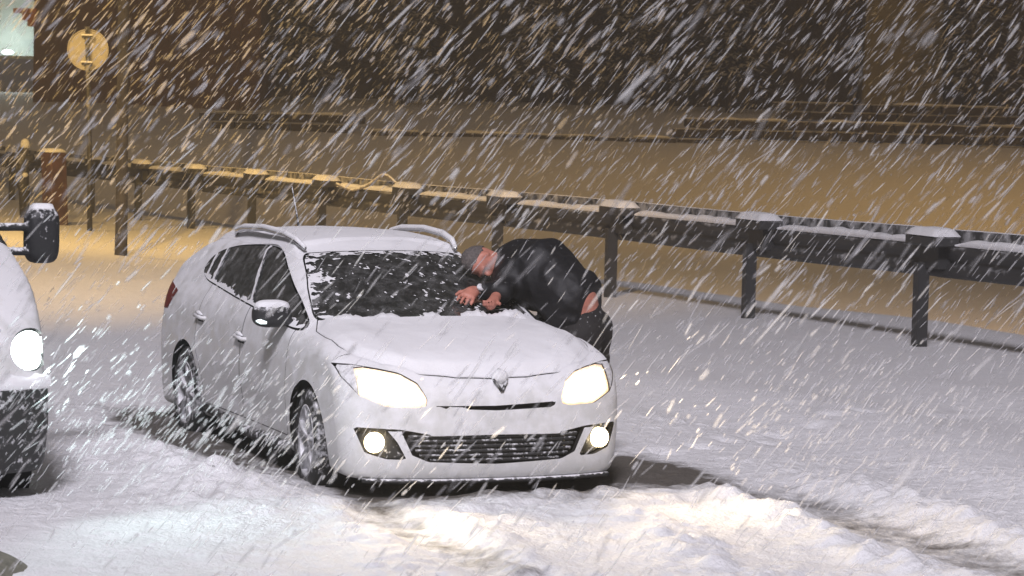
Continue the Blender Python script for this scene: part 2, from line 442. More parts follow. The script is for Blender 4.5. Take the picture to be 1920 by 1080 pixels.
# ------------------------------------------------------------------ lie of the land
DH = np.array([math.cos(YAW), math.sin(YAW)]); RH = np.array([DH[1], -DH[0]])*1.0
RH = np.array([-math.cos(YAW+math.pi/2), -math.sin(YAW+math.pi/2)])
def FR(s, l, z=0.0):
    """a place given by how far (s) and how far right (l) it lies along the road's diagonal"""
    p = CAM[:2] + DH*s + RH*l
    return np.array([p[0], p[1], z])
def sstep(x, a, b):
    t = np.clip((x-a)/(b-a), 0, 1); return t*t*(3-2*t)
def terrain(x, y):
    x = np.asarray(x, float); y = np.asarray(y, float)
    s = (x-CAM[0])*DH[0] + (y-CAM[1])*DH[1]
    l = (x-CAM[0])*RH[0] + (y-CAM[1])*RH[1]
    road = 0.075 - 0.27*sstep(y, 1.5, 8.5) - 0.0125*np.clip(-x-4, 0, 60)
    edge = 11.5 + 0.35*np.sin(x*0.31) + 0.2*np.sin(x*0.83+1)
    low = -1.35 - 0.1*np.sin(x*0.1)
    z = road + (low-road)*sstep(y, edge, edge+3.2)
    z = z - 0.25*sstep(-y, 40, 80)
    hill = -1.2 + 2.0*sstep(s, 74, 90) + 0.7*sstep(s, 92, 97) + 0.03*np.clip(s-97, 0, 60)
    k = sstep(s, 72, 84)
    z = z*(1-k) + np.maximum(hill, z)*k
    return z
def near_detail(x, y):
    """berms, ruts and lumps in the churned snow close by; returns dz, dirt"""
    wig = 0.06*np.sin(x*1.3) + 0.04*np.sin(x*2.9+1)
    lump = fbm(x, y, 0, 5.5, 5, 0.6); fine = fbm(x, y, 3.0, 17, 4, 0.6)
    blob = np.clip(noise3(x, y, 8.0, 6.0)-0.45, 0, 1)*1.1 + np.clip(noise3(x, y, 18.0, 14)-0.45, 0, 1)*0.6
    crumb = np.clip(noise3(x, y, 50.0, 20)-0.62, 0, 1)*np.clip(noise3(x, y, 60.0, 1.7)-0.35, 0, 1)
    dz = 0.026*lump + 0.016*fine + 0.11*crumb
    fx = sstep(x, 0.3, 1.2)
    def berm(c, w, h, x0, x1):
        return h*np.exp(-((y-c-wig)/w)**2)*sstep(x, x0, x0+0.6)*(1-sstep(x, x1, x1+1.5))*(0.7+1.2*blob+0.6*lump)
    b = (berm(1.28 - 0.05*(x-1), 0.15, 0.095, 0.6, 9) + berm(2.25, 0.22, 0.10, 0.2, 9)
         + berm(0.35 - 0.08*(x-2), 0.24, 0.06, 1.2, 9) + berm(-0.62 - 0.1*(x-2), 0.14, 0.05, 1.2, 9)
         + berm(-1.25 - 0.12*(x-2), 0.2, 0.04, 0.6, 9))
    rut = -0.05*fx*np.exp(-((y-1.75)/0.30)**4) - 0.045*fx*np.exp(-((y+0.92)/0.2)**4)
    heap = 0.17*np.exp(-((x-0.25)/1.0)**2-((y+1.55)/0.36)**2)*(0.6+1.0*blob+0.6*lump) \
         + 0.12*np.exp(-((x+1.2)/1.2)**2-((y+1.55)/0.25)**2)*(0.5+1.0*blob) \
         + 0.04*np.exp(-((x-1.35)/0.35)**2-((y-0.3)/0.9)**2)*(0.4+1.0*blob)
    churn = (0.022*blob*sstep(x, -1.0, 0.8)*np.exp(-((y+0.2)/2.6)**4))*(1-0.75*np.exp(-((y-1.75)/0.3)**4))
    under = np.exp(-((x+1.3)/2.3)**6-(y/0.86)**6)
    roadside = 0.055*np.sin((y-3.2)*1.9+0.15*x+0.8*np.sin(x*0.5))*sstep(y, 2.6, 3.5)*(1-sstep(y, 8.5, 10))
    b = b*0.75; heap = heap*0.7 + 0.04*np.exp(-((x-1.02)/0.22)**2-((y-0.45)/0.75)**4)*(0.7+0.8*blob) + 0.03*np.exp(-((x-1.1)/0.25)**2-((y+0.6)/0.6)**4)*(0.7+0.8*blob)
    dz = dz + b + rut + heap + churn + roadside - 0.03*under
    dz = dz*(1 - 0.65*sstep(y, 3, 5))
    clods = np.clip(noise3(x, y, 28.0, 2.2)-0.80, 0, 1)*np.clip(noise3(x, y, 4.0, 7)-0.2, 0, 1)*1.6
    dz = dz + sstep(y, 2.6, 3.4)*(0.9*roadside + 0.6*clods + 0.022*fbm(x, y, 40, 1.6, 4, 0.6))
    for k in range(14):                          # foot prints from the guardrail side to the man
        fx_, fy_ = -0.9-0.62*k*0.55+0.12*(k % 2), 1.9+0.40*k
        dz = dz - 0.05*np.exp(-((x-fx_)/0.15)**4-((y-fy_)/0.09)**4)
    dirt_shade = under*1.0 + 1.1*np.exp(-((x-0.05)/0.75)**2-((y-1.32)/0.36)**2) + 0.5*np.exp(-((x+3.0)/0.9)**2-((y+1.0)/0.3)**2)  # slush, plus the car's shadow painted on the snow beside its left front
    dirt_shade = dirt_shade + 0.28*fx*np.exp(-((y-1.75)/0.25)**4) + 0.22*fx*np.exp(-((y+0.9)/0.16)**4) + 0.5*np.exp(-((x+1.4)/1.6)**2-((y+1.12)/0.2)**2)
    return dz, np.clip(dirt_shade, 0, 1)
def spaced(lo, a, b, hi, h, g=1.14):
    v = list(np.arange(a, b, h)); st = h; p = b
    while p < hi: v.append(p); st = min(st*g, 6); p += st
    v.append(hi); st = h; p = a-h
    while p > lo: v.insert(0, p); st = min(st*g, 6); p -= st
    v.insert(0, lo); return np.array(v)
xs = spaced(-330, -3.6, 4.6, 60, 0.025, 1.06); ys = spaced(-130, -3.6, 3.4, 300, 0.025, 1.06)
GX, GY = np.meshgrid(xs, ys, indexing='ij')
GZ = terrain(GX, GY)
near_w = sstep(GX, -9, -4)*(1-sstep(GX, 7, 10))*sstep(GY, -7, -4)*(1-sstep(GY, 8, 11))
dz, dirt_shade = near_detail(GX, GY)
GZ = GZ + dz*near_w + 0.05*fbm(GX, GY, 9, 0.7, 3)*(1-near_w)
def ground_z(x, y):
    d, _ = near_detail(np.array([x], float), np.array([y], float))
    return float(terrain(x, y)) + float(d[0])*(1.0 if abs(x) < 4 and abs(y) < 4 else 0.0)
nx, ny = GX.shape
ii = (np.arange(nx-1)[:, None]*ny + np.arange(ny-1)[None, :]).ravel()
gq = np.stack([ii, ii+ny, ii+ny+1, ii+1], 1)
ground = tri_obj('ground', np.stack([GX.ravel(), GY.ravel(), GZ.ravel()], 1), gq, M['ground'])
at = ground.data.attributes.new('dirt_shade', 'FLOAT', 'POINT'); at.data.foreach_set('value', (dirt_shade*near_w).ravel().astype(np.float32))
tag(ground, kind='structure')
print('ground', len(gq))

# ------------------------------------------------------------------ guard rail
RY = 10.0
def rail_z(x): return -0.27 - 0.0125*max(0, -x-11)
POSTX = [-7.5-4.2*0] ; POSTX = [-11.2 + 4.2*k for k in range(1, -1, -1)] + [-11.2-4.18*k for k in range(1, 15)]
rail = empty('guardrail', (-11.7, RY, rail_z(-11.7)))
tag(rail, 'long dark steel guardrail with snow-capped post blocks behind the white estate car', 'guardrail')
def rel(V, o): return [(v[0]-o.location[0], v[1]-o.location[1], v[2]-o.location[2]) for v in V]
def rbuild(mb, name, mat, parent=rail, smooth=False):
    mb.V = rel(mb.V, rail); return mb.build(name, mat, parent, smooth)
post_me = block_me = None
for k, x in enumerate(POSTX):
    z0 = float(terrain(x, RY))
    zr = z0 + 1.29
    lean = random.uniform(-0.012, 0.012)
    mb = MB()                                   # C-profile post: web and two flanges
    h = 0.95
    mb.box((x+0.02, RY-0.21, z0+h/2-0.12), (0.014, 0.12, h+0.2)); mb.box((x-0.03, RY-0.275, z0+h/2-0.17), (0.10, 0.014, h+0.28)); mb.box((x-0.03, RY-0.145, z0+h/2-0.1), (0.10, 0.014, h+0.16))
    p = rbuild(mb, 'post', M['steel'])
    mb = MB(); mb.box((x+0.16, RY-0.20, zr-0.115), (0.66, 0.30, 0.11), chamfer=0.012)      # spacer block
    mb.box((x+0.10, RY-0.12, zr-0.30), (0.40, 0.16, 0.24))
    b = rbuild(mb, 'spacer_block', M['steel'])
    # rounded snow cap lying on the block
    V = []; F = []; n1, n2 = 14, 6
    for i in range(n1+1):
        for j in range(n2+1):
            u, v = i/n1*2-1, j/n2*2-1
            e = max(0.0, (1-abs(u)**6)*(1-abs(v)**4))
            V.append((x+0.16+u*0.34, RY-0.20+v*0.16, zr-0.058 + (0.085+0.012*random.random())*e**0.45))
    for i in range(n1):
        for j in range(n2):
            a = i*(n2+1)+j; F.append((a, a+n2+1, a+n2+2, a+1))
    s = MB().add(V, F); sc = rbuild(s, 'snow_cap', M['snow'], rail, True)
for k in range(len(POSTX)-1):
    xa, xb = POSTX[k], POSTX[k+1]
    za, zb = float(terrain(xa, RY))+1.29, float(terrain(xb, RY))+1.29
    dent = 0.0
    # rail section: high back lip, shelf that holds the snow, and the deep face below
    prof = [(0.02, 0.00), (-0.005, 0.0), (-0.012, -0.145), (-0.10, -0.168), (-0.11, -0.21), (-0.085, -0.30), (-0.03, -0.34), (-0.085, -0.39), (-0.10, -0.46), (-0.06, -0.515), (0.0, -0.53), (0.02, -0.53)]
    V = []; n = 9
    for i in range(n):
        t = i/(n-1); x = xa+(xb-xa)*t; z = za+(zb-za)*t + 0.008*math.sin(k*2.1+t*3)
        for (dy, dzz) in prof: V.append((x, RY+dy+0.004*math.sin(k+t*5), z+dzz))
    m_ = len(prof); F = [(i*m_+j, i*m_+j+1, (i+1)*m_+j+1, (i+1)*m_+j) for i in range(n-1) for j in range(m_-1)]
    rbuild(MB().add(V, F), 'rail_beam', M['steel'], rail, True)
    # snow lying on the shelf between two blocks, and the thin line of snow on the lip
    V = []; F = []; n = 26
    a_, b_ = 0.20/abs(xb-xa), 1-0.50/abs(xb-xa)
    gap = (k == 5)
    for i in range(n+1):
        t = a_+(b_-a_)*i/n; x = xa+(xb-xa)*t; z = za+(zb-za)*t-0.165
        hgt = (0.075+0.014*math.sin(i*1.7+k)*random.random()+0.01*math.sin(i*0.4+k*2))*min(1, (min(i, n-i)+0.6)/2.0)
        for dy, q in ((-0.112, 0.0), (-0.125, 0.35), (-0.115, 0.82), (-0.065, 1.0), (-0.014, 0.95)): V.append((x, RY+dy, z+hgt*q))
    F = [(i*5+j, i*5+j+1, (i+1)*5+j+1, (i+1)*5+j) for i in range(n) for j in range(4)] + [(0, 1, 2, 3, 4), tuple(n*5+j for j in range(4, -1, -1))]
    rbuild(MB().add(V, F), 'snow_strip', M['snow'], rail, True)
    V = []
    for i in range(n+1):
        t = i/n; x = xa+(xb-xa)*t; z = za+(zb-za)*t+0.008*math.sin(k*2.1+t*3)
        hgt = 0.006+0.004*random.random()
        for dy, q in ((-0.006, -0.004), (-0.008, 1.0), (0.021, 1.0), (0.023, -0.004)): V.append((x, RY+dy, z+hgt*q))
    F = [(i*4+j, i*4+j+1, (i+1)*4+j+1, (i+1)*4+j) for i in range(n) for j in range(3)]
    rbuild(MB().add(V, F), 'snow_line', M['snow'], rail, True)
# the buckled strap that stands up in front of one section
xa = POSTX[6]; xb = POSTX[7] if False else POSTX[5]
V = []; n = 40
for i in range(n+1):
    t = i/n; x = xa+(xb-xa)*(t*0.97+0.02); zt = float(terrain(x, RY))+1.29-0.10
    z = zt - 0.10*math.exp(-((t-0.30)/0.16)**2) + 0.20*math.exp(-((t-0.72)/0.15)**2) - 0.02
    for dy, dq in ((-0.13, 0), (-0.13, 0.055), (-0.115, 0.055), (-0.115, 0)): V.append((x, RY+dy, z+dq))
F = [(i*4+j, i*4+(j+1) % 4, (i+1)*4+(j+1) % 4, (i+1)*4+j) for i in range(n) for j in range(4)]
rbuild(MB().add(V, F), 'buckled_strap', M['strap'], rail, True)

# ------------------------------------------------------------------ poles and posts at the left
px_, py_ = -27.6, 5.04; pz = float(terrain(px_, py_))
o = MB().tube([(px_, py_, pz-0.3), (px_, py_, pz+0.6), (px_-0.02, py_-0.05, pz+9)], [0.105, 0.095, 0.075], 14).build('utility_pole', M['wood'], None, True)
tag(o, 'tall grey-brown pole in the snow left of the estate car, before the guardrail', 'pole')

sx_, sy_ = -39.0, 7.35; sz = float(terrain(sx_, sy_))
sg = empty('road_sign', (sx_, sy_, sz))
tag(sg, 'round road sign seen from behind on a thin pole, above the rust red post', 'sign')
MB().tube([(0, 0, -0.3), (0.0, -0.02, 1.2), (-0.05, -0.10, 3.95)], [0.055, 0.05, 0.045], 10).build('post', M['steel'], sg, True)
Ry = np.array([[DH[0], -RH[0], 0], [DH[1], -RH[1], 0], [0, 0, 1.0]])
cz = 3.50
mb = MB(); mb.lathe([(0.0, 0.0), (0.37, 0.0), (0.385, -0.02), (0.40, -0.02), (0.40, 0.012), (0.0, 0.012)], (0, 0, 0), 'x', 40)
V = (np.array(mb.V) @ Ry.T) + np.array([-0.04, -0.09, cz]) + np.array([*(DH*0.07), 0]); mb.V = [tuple(v) for v in V]
mb.build('sign_disc', M['sign'], sg)
for dzz in (-0.27, 0.25):
    mb = MB(); mb.box((0, 0, 0), (0.03, 0.20, 0.045)); V = (np.array(mb.V) @ Ry.T)+np.array([-0.045, -0.095, cz+dzz])-np.array([*(DH*0.035), 0]); mb.V = [tuple(v) for v in V]
    mb.build('bracket', M['steel'], sg)
    mb = MB(); mb.box((0, 0, 0), (0.05, 0.22, 0.03)); V = (np.array(mb.V) @ Ry.T)+np.array([-0.045, -0.095, cz+dzz+0.038])-np.array([*(DH*0.035), 0]); mb.V = [tuple(v) for v in V]
    mb.build('snow_cap', M['snow'], sg)

bx_, by_ = -41.9, 7.32; bz = float(terrain(bx_, by_))+0.10
bo = empty('square_post', (bx_, by_, bz), 0.35)
tag(bo, 'thick rust red square post with a snow cap, leaning a little before the guardrail', 'post')
mb = MB(); mb.box((0, 0, 0.62), (0.38, 0.38, 1.5), M=[[1, 0, -0.03], [0, 1, -0.03], [0, 0, 1]], chamfer=0.03); mb.build('shaft', M['redpost'], bo)
mb = MB(); mb.box((-0.03, -0.03, 1.40), (0.42, 0.42, 0.08), taper=0.75, chamfer=0.025); mb.build('snow_cap', M['snow'], bo, True)

dx_, dy_ = -45.5, 7.45; dz_ = float(terrain(dx_, dy_))+0.08
do = empty('dark_post', (dx_, dy_, dz_))
tag(do, 'short dark blue-grey post with snow on its head, left of the rust red post', 'post')
MB().tube([(0.05, 0.05, -0.2), (0.03, 0.04, 0.5), (0, 0, 0.7), (0, 0, 1.42)], [0.10, 0.12, 0.15, 0.13], 10).build('shaft', M['steel'], do, True)
MB().tube([(-0.10, -0.28, 1.10), (0.0, 0.0, 1.16), (0.12, 0.22, 1.2)], [0.10, 0.12, 0.09], 8).build('arm', M['steel'], do, True)
MB().lathe([(0.0, 1.62), (0.07, 1.59), (0.10, 1.52), (0.11, 1.42), (0.0, 1.40)], (0.02, 0.05, 0), 'z', 12).build('snow_cap', M['snow'], do, True)
MB().lathe([(0.0, 0.80), (0.06, 0.78), (0.08, 0.72), (0.0, 0.66)], (0.10, 0.03, 0.1), 'z', 10).build('knob', M['snow'], do, True)

# ------------------------------------------------------------------ the far bank: ledges, walls, building, trees
def block_wall(name, label, s, l0, l1, z0, courses, bw, bh, mat, seed):
    rr = random.Random(seed)
    w = empty(name, tuple(FR(s, (l0+l1)/2, z0))); w.rotation_euler = (0, 0, math.atan2(RH[1], RH[0]))
    tag(w, label, 'wall')
    L = l1-l0; proto = None
    for c in range(courses):
        p = -L/2 + (0.0 if c % 2 == 0 else -bw/2)
        while p < L/2:
            wd = bw*rr.uniform(0.75, 1.3)
            if proto is None:
                mb = MB(); mb.box((0, 0, 0), (1, 1, 1), chamfer=0.08); proto = mb.build('stone', mat, w); o = proto
            else:
                o = bpy.data.objects.new('stone', proto.data); COL.objects.link(o); o.parent = w
            o.location = (p+wd/2, rr.uniform(-0.05, 0.05), bh*(c+0.5)); o.scale = (wd-0.04, 0.5+rr.uniform(-.08, .08), bh-0.03)
            o.rotation_euler = (rr.uniform(-.03, .03), rr.uniform(-.04, .04), rr.uniform(-.03, .03))
            p += wd
    n = int(L/0.35); V = []; F = []
    for i in range(n+1):
        x = -L/2+L*i/n; h = 0.02+0.09*max(0, rr.random()-0.25)
        for dy, q in ((-0.30, -0.03), (-0.30, 0.6), (-0.05, 1), (0.35, 0.9)): V.append((x, dy, courses*bh+h*q))
    F = [(i*4+j, i*4+j+1, (i+1)*4+j+1, (i+1)*4+j) for i in range(n) for j in range(3) if math.sin(i*0.37+seed)+math.sin(i*0.91+seed*2) > -0.7]
    MB().add(V, F).build('snow_ledge', M['snow'], w, True)
    return w
block_wall('stone_wall', 'low dark dry stone wall with snow on top, across the bank at right', 91, 5.2, 17.5, 0.55, 3, 0.75, 0.30, M['stone'], 1)
block_wall('stone_wall', 'second stone ledge a step above the right-hand low wall, snow along its top', 94.5, 8.5, 18.5, 1.45, 2, 0.7, 0.28, M['stone'], 2)
block_wall('stone_wall', 'thin line of dark stones under snow in the middle of the bank, over the man', 89, -4.4, 5.0, 0.62, 1, 0.8, 0.26, M['stone'], 3)
block_wall('stone_wall', 'short stone block wall at the foot of the brown building', 90, -9.3, -5.3, 0.75, 2, 0.8, 0.28, M['stone'], 4)

bb = empty('brick_building', tuple(FR(96, -12, 1.0))); bb.rotation_euler = (0, 0, math.atan2(RH[1], RH[0]))
tag(bb, 'tall dim red-brown brick building with an orange-lit cornice at its left corner', 'building')
mb = MB(); mb.box((-0.1, 3, 5), (7.4, 6, 10.4)); mb.build('wall', M['brick'], bb)
mb = MB(); mb.box((-4.05, -0.05, 3.35), (0.75, 0.6, 0.16)); mb.box((-3.92, -0.02, 3.15), (0.45, 0.5, 0.22)); mb.box((-3.85, 0.0, 2.95), (0.25, 0.45, 0.2)); mb.build('cornice', M['cornice'], bb)
for i in range(4):
    mb = MB(); mb.box((-2.6+i*1.8, -0.08, 3.5), (0.32, 0.2, 7)); mb.build('pilaster', M['brick'], bb)

cb = empty('lit_canopy', tuple(FR(104, -18.6, 1.0))); cb.rotation_euler = (0, 0, math.atan2(RH[1], RH[0]))
tag(cb, 'pale grey-green lit canopy with a small bright lamp, in the top left corner', 'canopy')
mb = MB(); mb.box((0, 0.5, 4.0), (6, 0.4, 4.2)); mb.build('fascia', M['canopy'], cb)
mb = MB(); mb.box((0, -0.4, 1.86), (6, 2.2, 0.10)); mb.build('soffit', M['canopy'], cb)
for i in range(2):
    mb = MB(); mb.tube([(-2.0+i*4.4, 0.4, -1), (-2.0+i*4.4, 0.4, 1.8)], 0.12, 8); mb.build('column', M['steel'], cb)
MB().lathe([(0.0, 0.10), (0.16, 0.06), (0.22, 0.0), (0.14, -0.05), (0, -0.07)], (0.7, -0.75, 2.02), 'z', 12).build('lamp', emit('far lamp', (0.85, 1.0, 1.0), 9), cb, True)
_p = FR(104, -18.6+0.7, 3.4) - np.array([*DH*1.2, 0])
pl = bpy.data.lights.new('canopy_lamp_light', 'POINT'); pl.energy = 150; pl.color = (0.86, 1.0, 0.95); pl.shadow_soft_size = 0.15
plo = bpy.data.objects.new('canopy_lamp_light', pl); COL.objects.link(plo); plo.location = tuple(_p)

dw = empty('retaining_wall', tuple(FR(104, 4, 1.0))); dw.rotation_euler = (0, 0, math.atan2(RH[1], RH[0]))
tag(dw, 'high dark rubble retaining wall closing the view behind the trees', 'wall')
V = []; F = []; n, m_ = 60, 16
for i in range(n+1):
    for j in range(m_+1):
        x, z = -13+36*i/n, -0.5+11*j/m_
        V.append((x, 0.5*float(fbm(x, z, 1, 0.9, 3)), z))
F = [(i*(m_+1)+j, (i+1)*(m_+1)+j, (i+1)*(m_+1)+j+1, i*(m_+1)+j+1) for i in range(n) for j in range(m_)]
MB().add(V, F).build('face', M['darkwall'], dw)
mb = MB(); mb.box((9.45, -0.9, 2.2), (2.9, 1.2, 6.0), taper=0.92, chamfer=0.08); mb.build('buttress', M['olive'], dw)
mb = MB(); mb.box((9.45, -0.95, 5.28), (3.0, 1.4, 0.2)); mb.build('coping', M['olive'], dw)
for q, (x0, wd) in enumerate(((-1.5, 1.3), (4.2, 1.3), (15.5, 1.4))):
    mb = MB(); mb.box((x0, -0.5, 2.4), (wd, 0.8, 6.2), taper=0.95, chamfer=0.05); mb.build('buttress', M['darkwall'], dw)

def tree(s, l, h, r, label, seed, name='conifer'):
    rr = random.Random(seed); b = FR(s, l, 0); z = float(terrain(b[0], b[1]))
    t = empty(name, (b[0], b[1], z)); tag(t, label, 'tree', 'dark trees on the bank')
    mb = MB(); mb.tube([(0, 0, -0.3), (0.05, 0.03, h*0.5), (0, 0, h)], [0.16, 0.10, 0.03], 8)
    for i in range(14):
        a = rr.uniform(0, 6.28); zz = h*rr.uniform(0.15, 0.9); L = r*(1.1-zz/h)
        mb.tube([(0, 0, zz), (math.cos(a)*L*0.6, math.sin(a)*L*0.6, zz+0.1*L), (math.cos(a)*L, math.sin(a)*L, zz-0.05)], [0.04, 0.025, 0.01], 5)
    mb.build('trunk', M['bark'], t)
    V = []; F = []
    for i in range(4200):
        zz = rr.random()**0.8; a = rr.uniform(0, 6.28)
        lay = 0.75+0.25*math.sin(zz*26+a*2)
        R = r*(1.05-zz)*lay*math.sqrt(rr.uniform(0.15, 1))*(0.8+0.3*math.sin(a*3+seed))
        c = np.array([R*math.cos(a), R*math.sin(a), h*(0.12+0.88*zz)-0.25*R*0.5])
        d = np.array([math.cos(a), math.sin(a), -0.35])*rr.uniform(0.12, 0.3); w = np.array([-math.sin(a), math.cos(a), rr.uniform(-.4, .4)])*rr.uniform(0.04, 0.10)
        k = len(V); V += [c-w, c+w, c+d]; F.append((k, k+1, k+2))
    MB().add(V, F).build('crown', M['needle'], t)
    return t
tree(99, -7.5, 8, 2.6, 'dark bushy conifer beside the brown building', 1)
tree(100, -3.8, 9, 2.9, 'tall dark conifer left of the middle of the bank', 2)
tree(99, 0.6, 7.5, 2.7, 'dark conifer in the middle of the bank behind the bent man', 3)
tree(100.5, 4.0, 8.5, 3.0, 'broad dark conifer right of the middle of the bank', 4)
tree(99.5, 7.2, 8, 2.2, 'dark conifer just left of the olive buttress', 5)
tree(99, 15.3, 8.5, 3.0, 'dark conifer at the right edge, right of the olive buttress', 6)

bl = MB(); V = []; F = []
def rounded_object_f(x, y, z): return np.sqrt((x/0.62)**2+(y/0.62)**2+(z/0.30)**2)*0.35-0.35 + 0.03*fbm(x, y, z, 4, 3)
P_, T_, N__ = surface_nets(rounded_object_f, (-0.8, -0.8, -0.5), (0.8, 0.8, 0.5), 0.035, 2)
bo_ = tri_obj('boulder', P_, T_, M['boulder'], None, True); bo_.location = (2.55, -3.68, -0.10)  # unidentified rounded shape, modelled as a plain lump
tag(bo_, 'olive-grey rounded object poking into the bottom left corner', 'boulder')  # unidentified; boulder is only a working name

# ------------------------------------------------------------------ the white estate car (x forward from the front axle, y to its left)
T_TOP = pchip([-3.80,-3.72,-3.62,-3.48,-3.32,-3.15,-2.8,-2.3,-1.8,-1.4,-1.1,-0.9,-0.5,-0.1,0.06,0.16,0.3,0.5,0.66,0.78,0.88],
              [0.95, 1.00, 1.08, 1.19, 1.295, 1.365,1.42,1.445,1.45,1.43,1.38,1.32,1.165,1.025,0.995,0.98,0.955,0.905,0.85,0.785,0.70])
W_Z = pchip([0.10,0.20,0.32,0.45,0.62,0.78,0.90,0.98,1.06,1.2,1.35,1.47],
            [0.83,0.855,0.880,0.893,0.903,0.897,0.878,0.850,0.80,0.715,0.615,0.52])
X_F = pchip([0.0,0.12,0.2,0.3,0.42,0.52,0.6,0.7,0.8,1.0,1.5],
            [0.72,0.815,0.85,0.865,0.865,0.855,0.845,0.82,0.76,0.5,-1.0])
def car_field(x, y, z):
    a = np.abs(y)
    # the top: bonnet, windscreen and roof in one sweep; the screen wraps round in plan
    g = np.clip((0.15-x)/0.5, 0, 1)
    xe = x + (0.24*a**2.2 + 0.08*a*a)*g + 0.10*a*a*(1-g)
    top = (z + (0.022 + 0.033*g)*(a/0.7)**2 - T_TOP(xe))*np.where((x > -1.2) & (x < -0.1), 0.90, 0.98)
    # bonnet creases
    top = top - 0.012*gauss(a, 0.62 - 0.10*np.clip(x, 0, 1), 0.07)*np.clip((x+0.3)/0.3, 0, 1)
    w = W_Z(z)
    w = w - 0.05*np.clip((-x-2.3)/1.4, 0, 1)**2*np.clip((z-0.7)/0.4, 0, 1.6)
    w = w + 0.016*gauss(z, 0.50, 0.26)*(gauss(x, 0, 0.42) + gauss(x, -2.7, 0.42))
    w = w - 0.018*gauss(z, 0.40, 0.12)*gauss(x, -1.35, 0.75)
    side = a - w
    front = x - (X_F(z) - 0.135*(a/0.8)**2.4 - 0.55*np.clip(a-0.58, 0, 1)**2)
    rear = (-3.74 + 0.02*(z-0.5) + 0.26*(a/0.85)**4) - x
    f = smax(top, side, 0.08)
    f = smax(f, front*0.95, 0.10)
    f = smax(f, rear, 0.12)
    f = smax(f, 0.17 + 0.05*gauss(x, -1.35, 1.1) - z, 0.05)
    return f

car = empty('estate_car', (0, 0, 0))
tag(car, 'white estate car stuck in the snow, headlights and fog lights on, windscreen half cleared', 'car')
BODY = surface_nets(car_field, (-3.85, -1.0, 0.1), (0.98, 1.0, 1.55), 0.02, 3)
V, T, N = BODY
def split(Mh, fn):
    V = Mh[0]; return cut(Mh, fn(V[:, 0], V[:, 1], V[:, 2]))
def piece(Mh, name, mat, parent, off=0.0, gap=True):
    V, T, N = Mh
    o = tri_obj(name, V+N*off, T, mat, parent, True, N); return o
SEAM = 0.0035
def take(Mh, fn, seam=SEAM):
    """pull the region fn < 0 out of the shell, leaving a narrow real gap round it"""
    V = Mh[0]; f = fn(V[:, 0], V[:, 1], V[:, 2])
    if callable(seam): seam = seam(V[:, 0], V[:, 1], V[:, 2])
    a, _ = cut(Mh, f+seam); _, b = cut(Mh, f-seam)
    return a, b
B = BODY
# wheel arches
for wx in (0.0, -2.7):
    _, B = split(B, lambda x, y, z: np.maximum(np.sqrt((x-wx)**2+(z-0.325)**2)-0.362, 0.45-np.abs(y)))
# windscreen
def f_screen(x, y, z):
    a = np.abs(y); edge = np.interp(z, [1.0, 1.04, 1.18, 1.34, 1.42], [0.735, 0.712, 0.650, 0.560, 0.50])
    f = smax(a-edge, 1.018+0.010*np.cos(a*3)-z+0.035*a**2*0, 0.05)
    f = smax(f, z-(1.392-0.09*a*a), 0.05)
    return np.maximum(f, np.maximum(-1.35-x, x+0.0))
screen, B = take(B, f_screen, 0.004)
# side glass
DLO = smooth_poly([(-0.36, 0.958), (-0.70, 0.975), (-1.03, 0.998), (-1.7, 1.037), (-2.3, 1.078), (-2.66, 1.108), (-2.86, 1.17), (-2.80, 1.268), (-2.42, 1.348), (-1.85, 1.385), (-1.52, 1.366), (-1.22, 1.290), (-0.86, 1.172), (-0.55, 1.055)], 5)
f_dlo = lambda x, y, z: np.maximum(poly_sdf(x, z, DLO), 0.42-np.abs(y))
side_glass, B = take(B, f_dlo, 0.004)
# bonnet
BON = smooth_poly([(-0.30, 0.0), (-0.31, 0.4), (-0.38, 0.70), (-0.22, 0.765), (0.05, 0.79), (0.30, 0.785), (0.46, 0.745), (0.60, 0.66), (0.70, 0.45), (0.765, 0.2), (0.785, 0.0)], 4)
BONP = BON + [(x, -y) for x, y in BON[::-1]]
nzB = lambda z: 0
def f_bon(x, y, z): return np.maximum(poly_sdf(x, np.abs(y), [(-0.9, -0.5)]+[(-0.34, -0.5), (-0.30, 0.0), (-0.31, 0.4), (-0.40, 0.71), (-0.22, 0.775), (0.05, 0.80), (0.28, 0.80), (0.46, 0.762), (0.60, 0.64), (0.71, 0.44), (0.755, 0.22), (0.768, 0.0), (0.768, -0.5)]), 0.70-z)
bonnet, B = take(B, f_bon, lambda x, y, z: 0.003-0.0032*sstep(x, 0.30, 0.40)*sstep(np.abs(y), 0.40, 0.48))
# head lamps, seen in the front view (|y|, z)
HL = [(0.885, 0.832), (0.872, 0.765), (0.80, 0.665), (0.66, 0.605), (0.49, 0.600), (0.43, 0.612), (0.425, 0.655), (0.47, 0.742), (0.56, 0.795), (0.66, 0.815), (0.80, 0.835)]
def f_head(x, y, z): return np.maximum(poly_sdf(np.abs(y), z, HL), 0.30-x)
def f_headx(x, y, z): return np.maximum(f_head(x, y, z), 0.40 - x + 0.0)
lens, B = take(B, f_headx, lambda x, y, z: 0.0002+0.0022*sstep(np.abs(y), 0.80, 0.83))
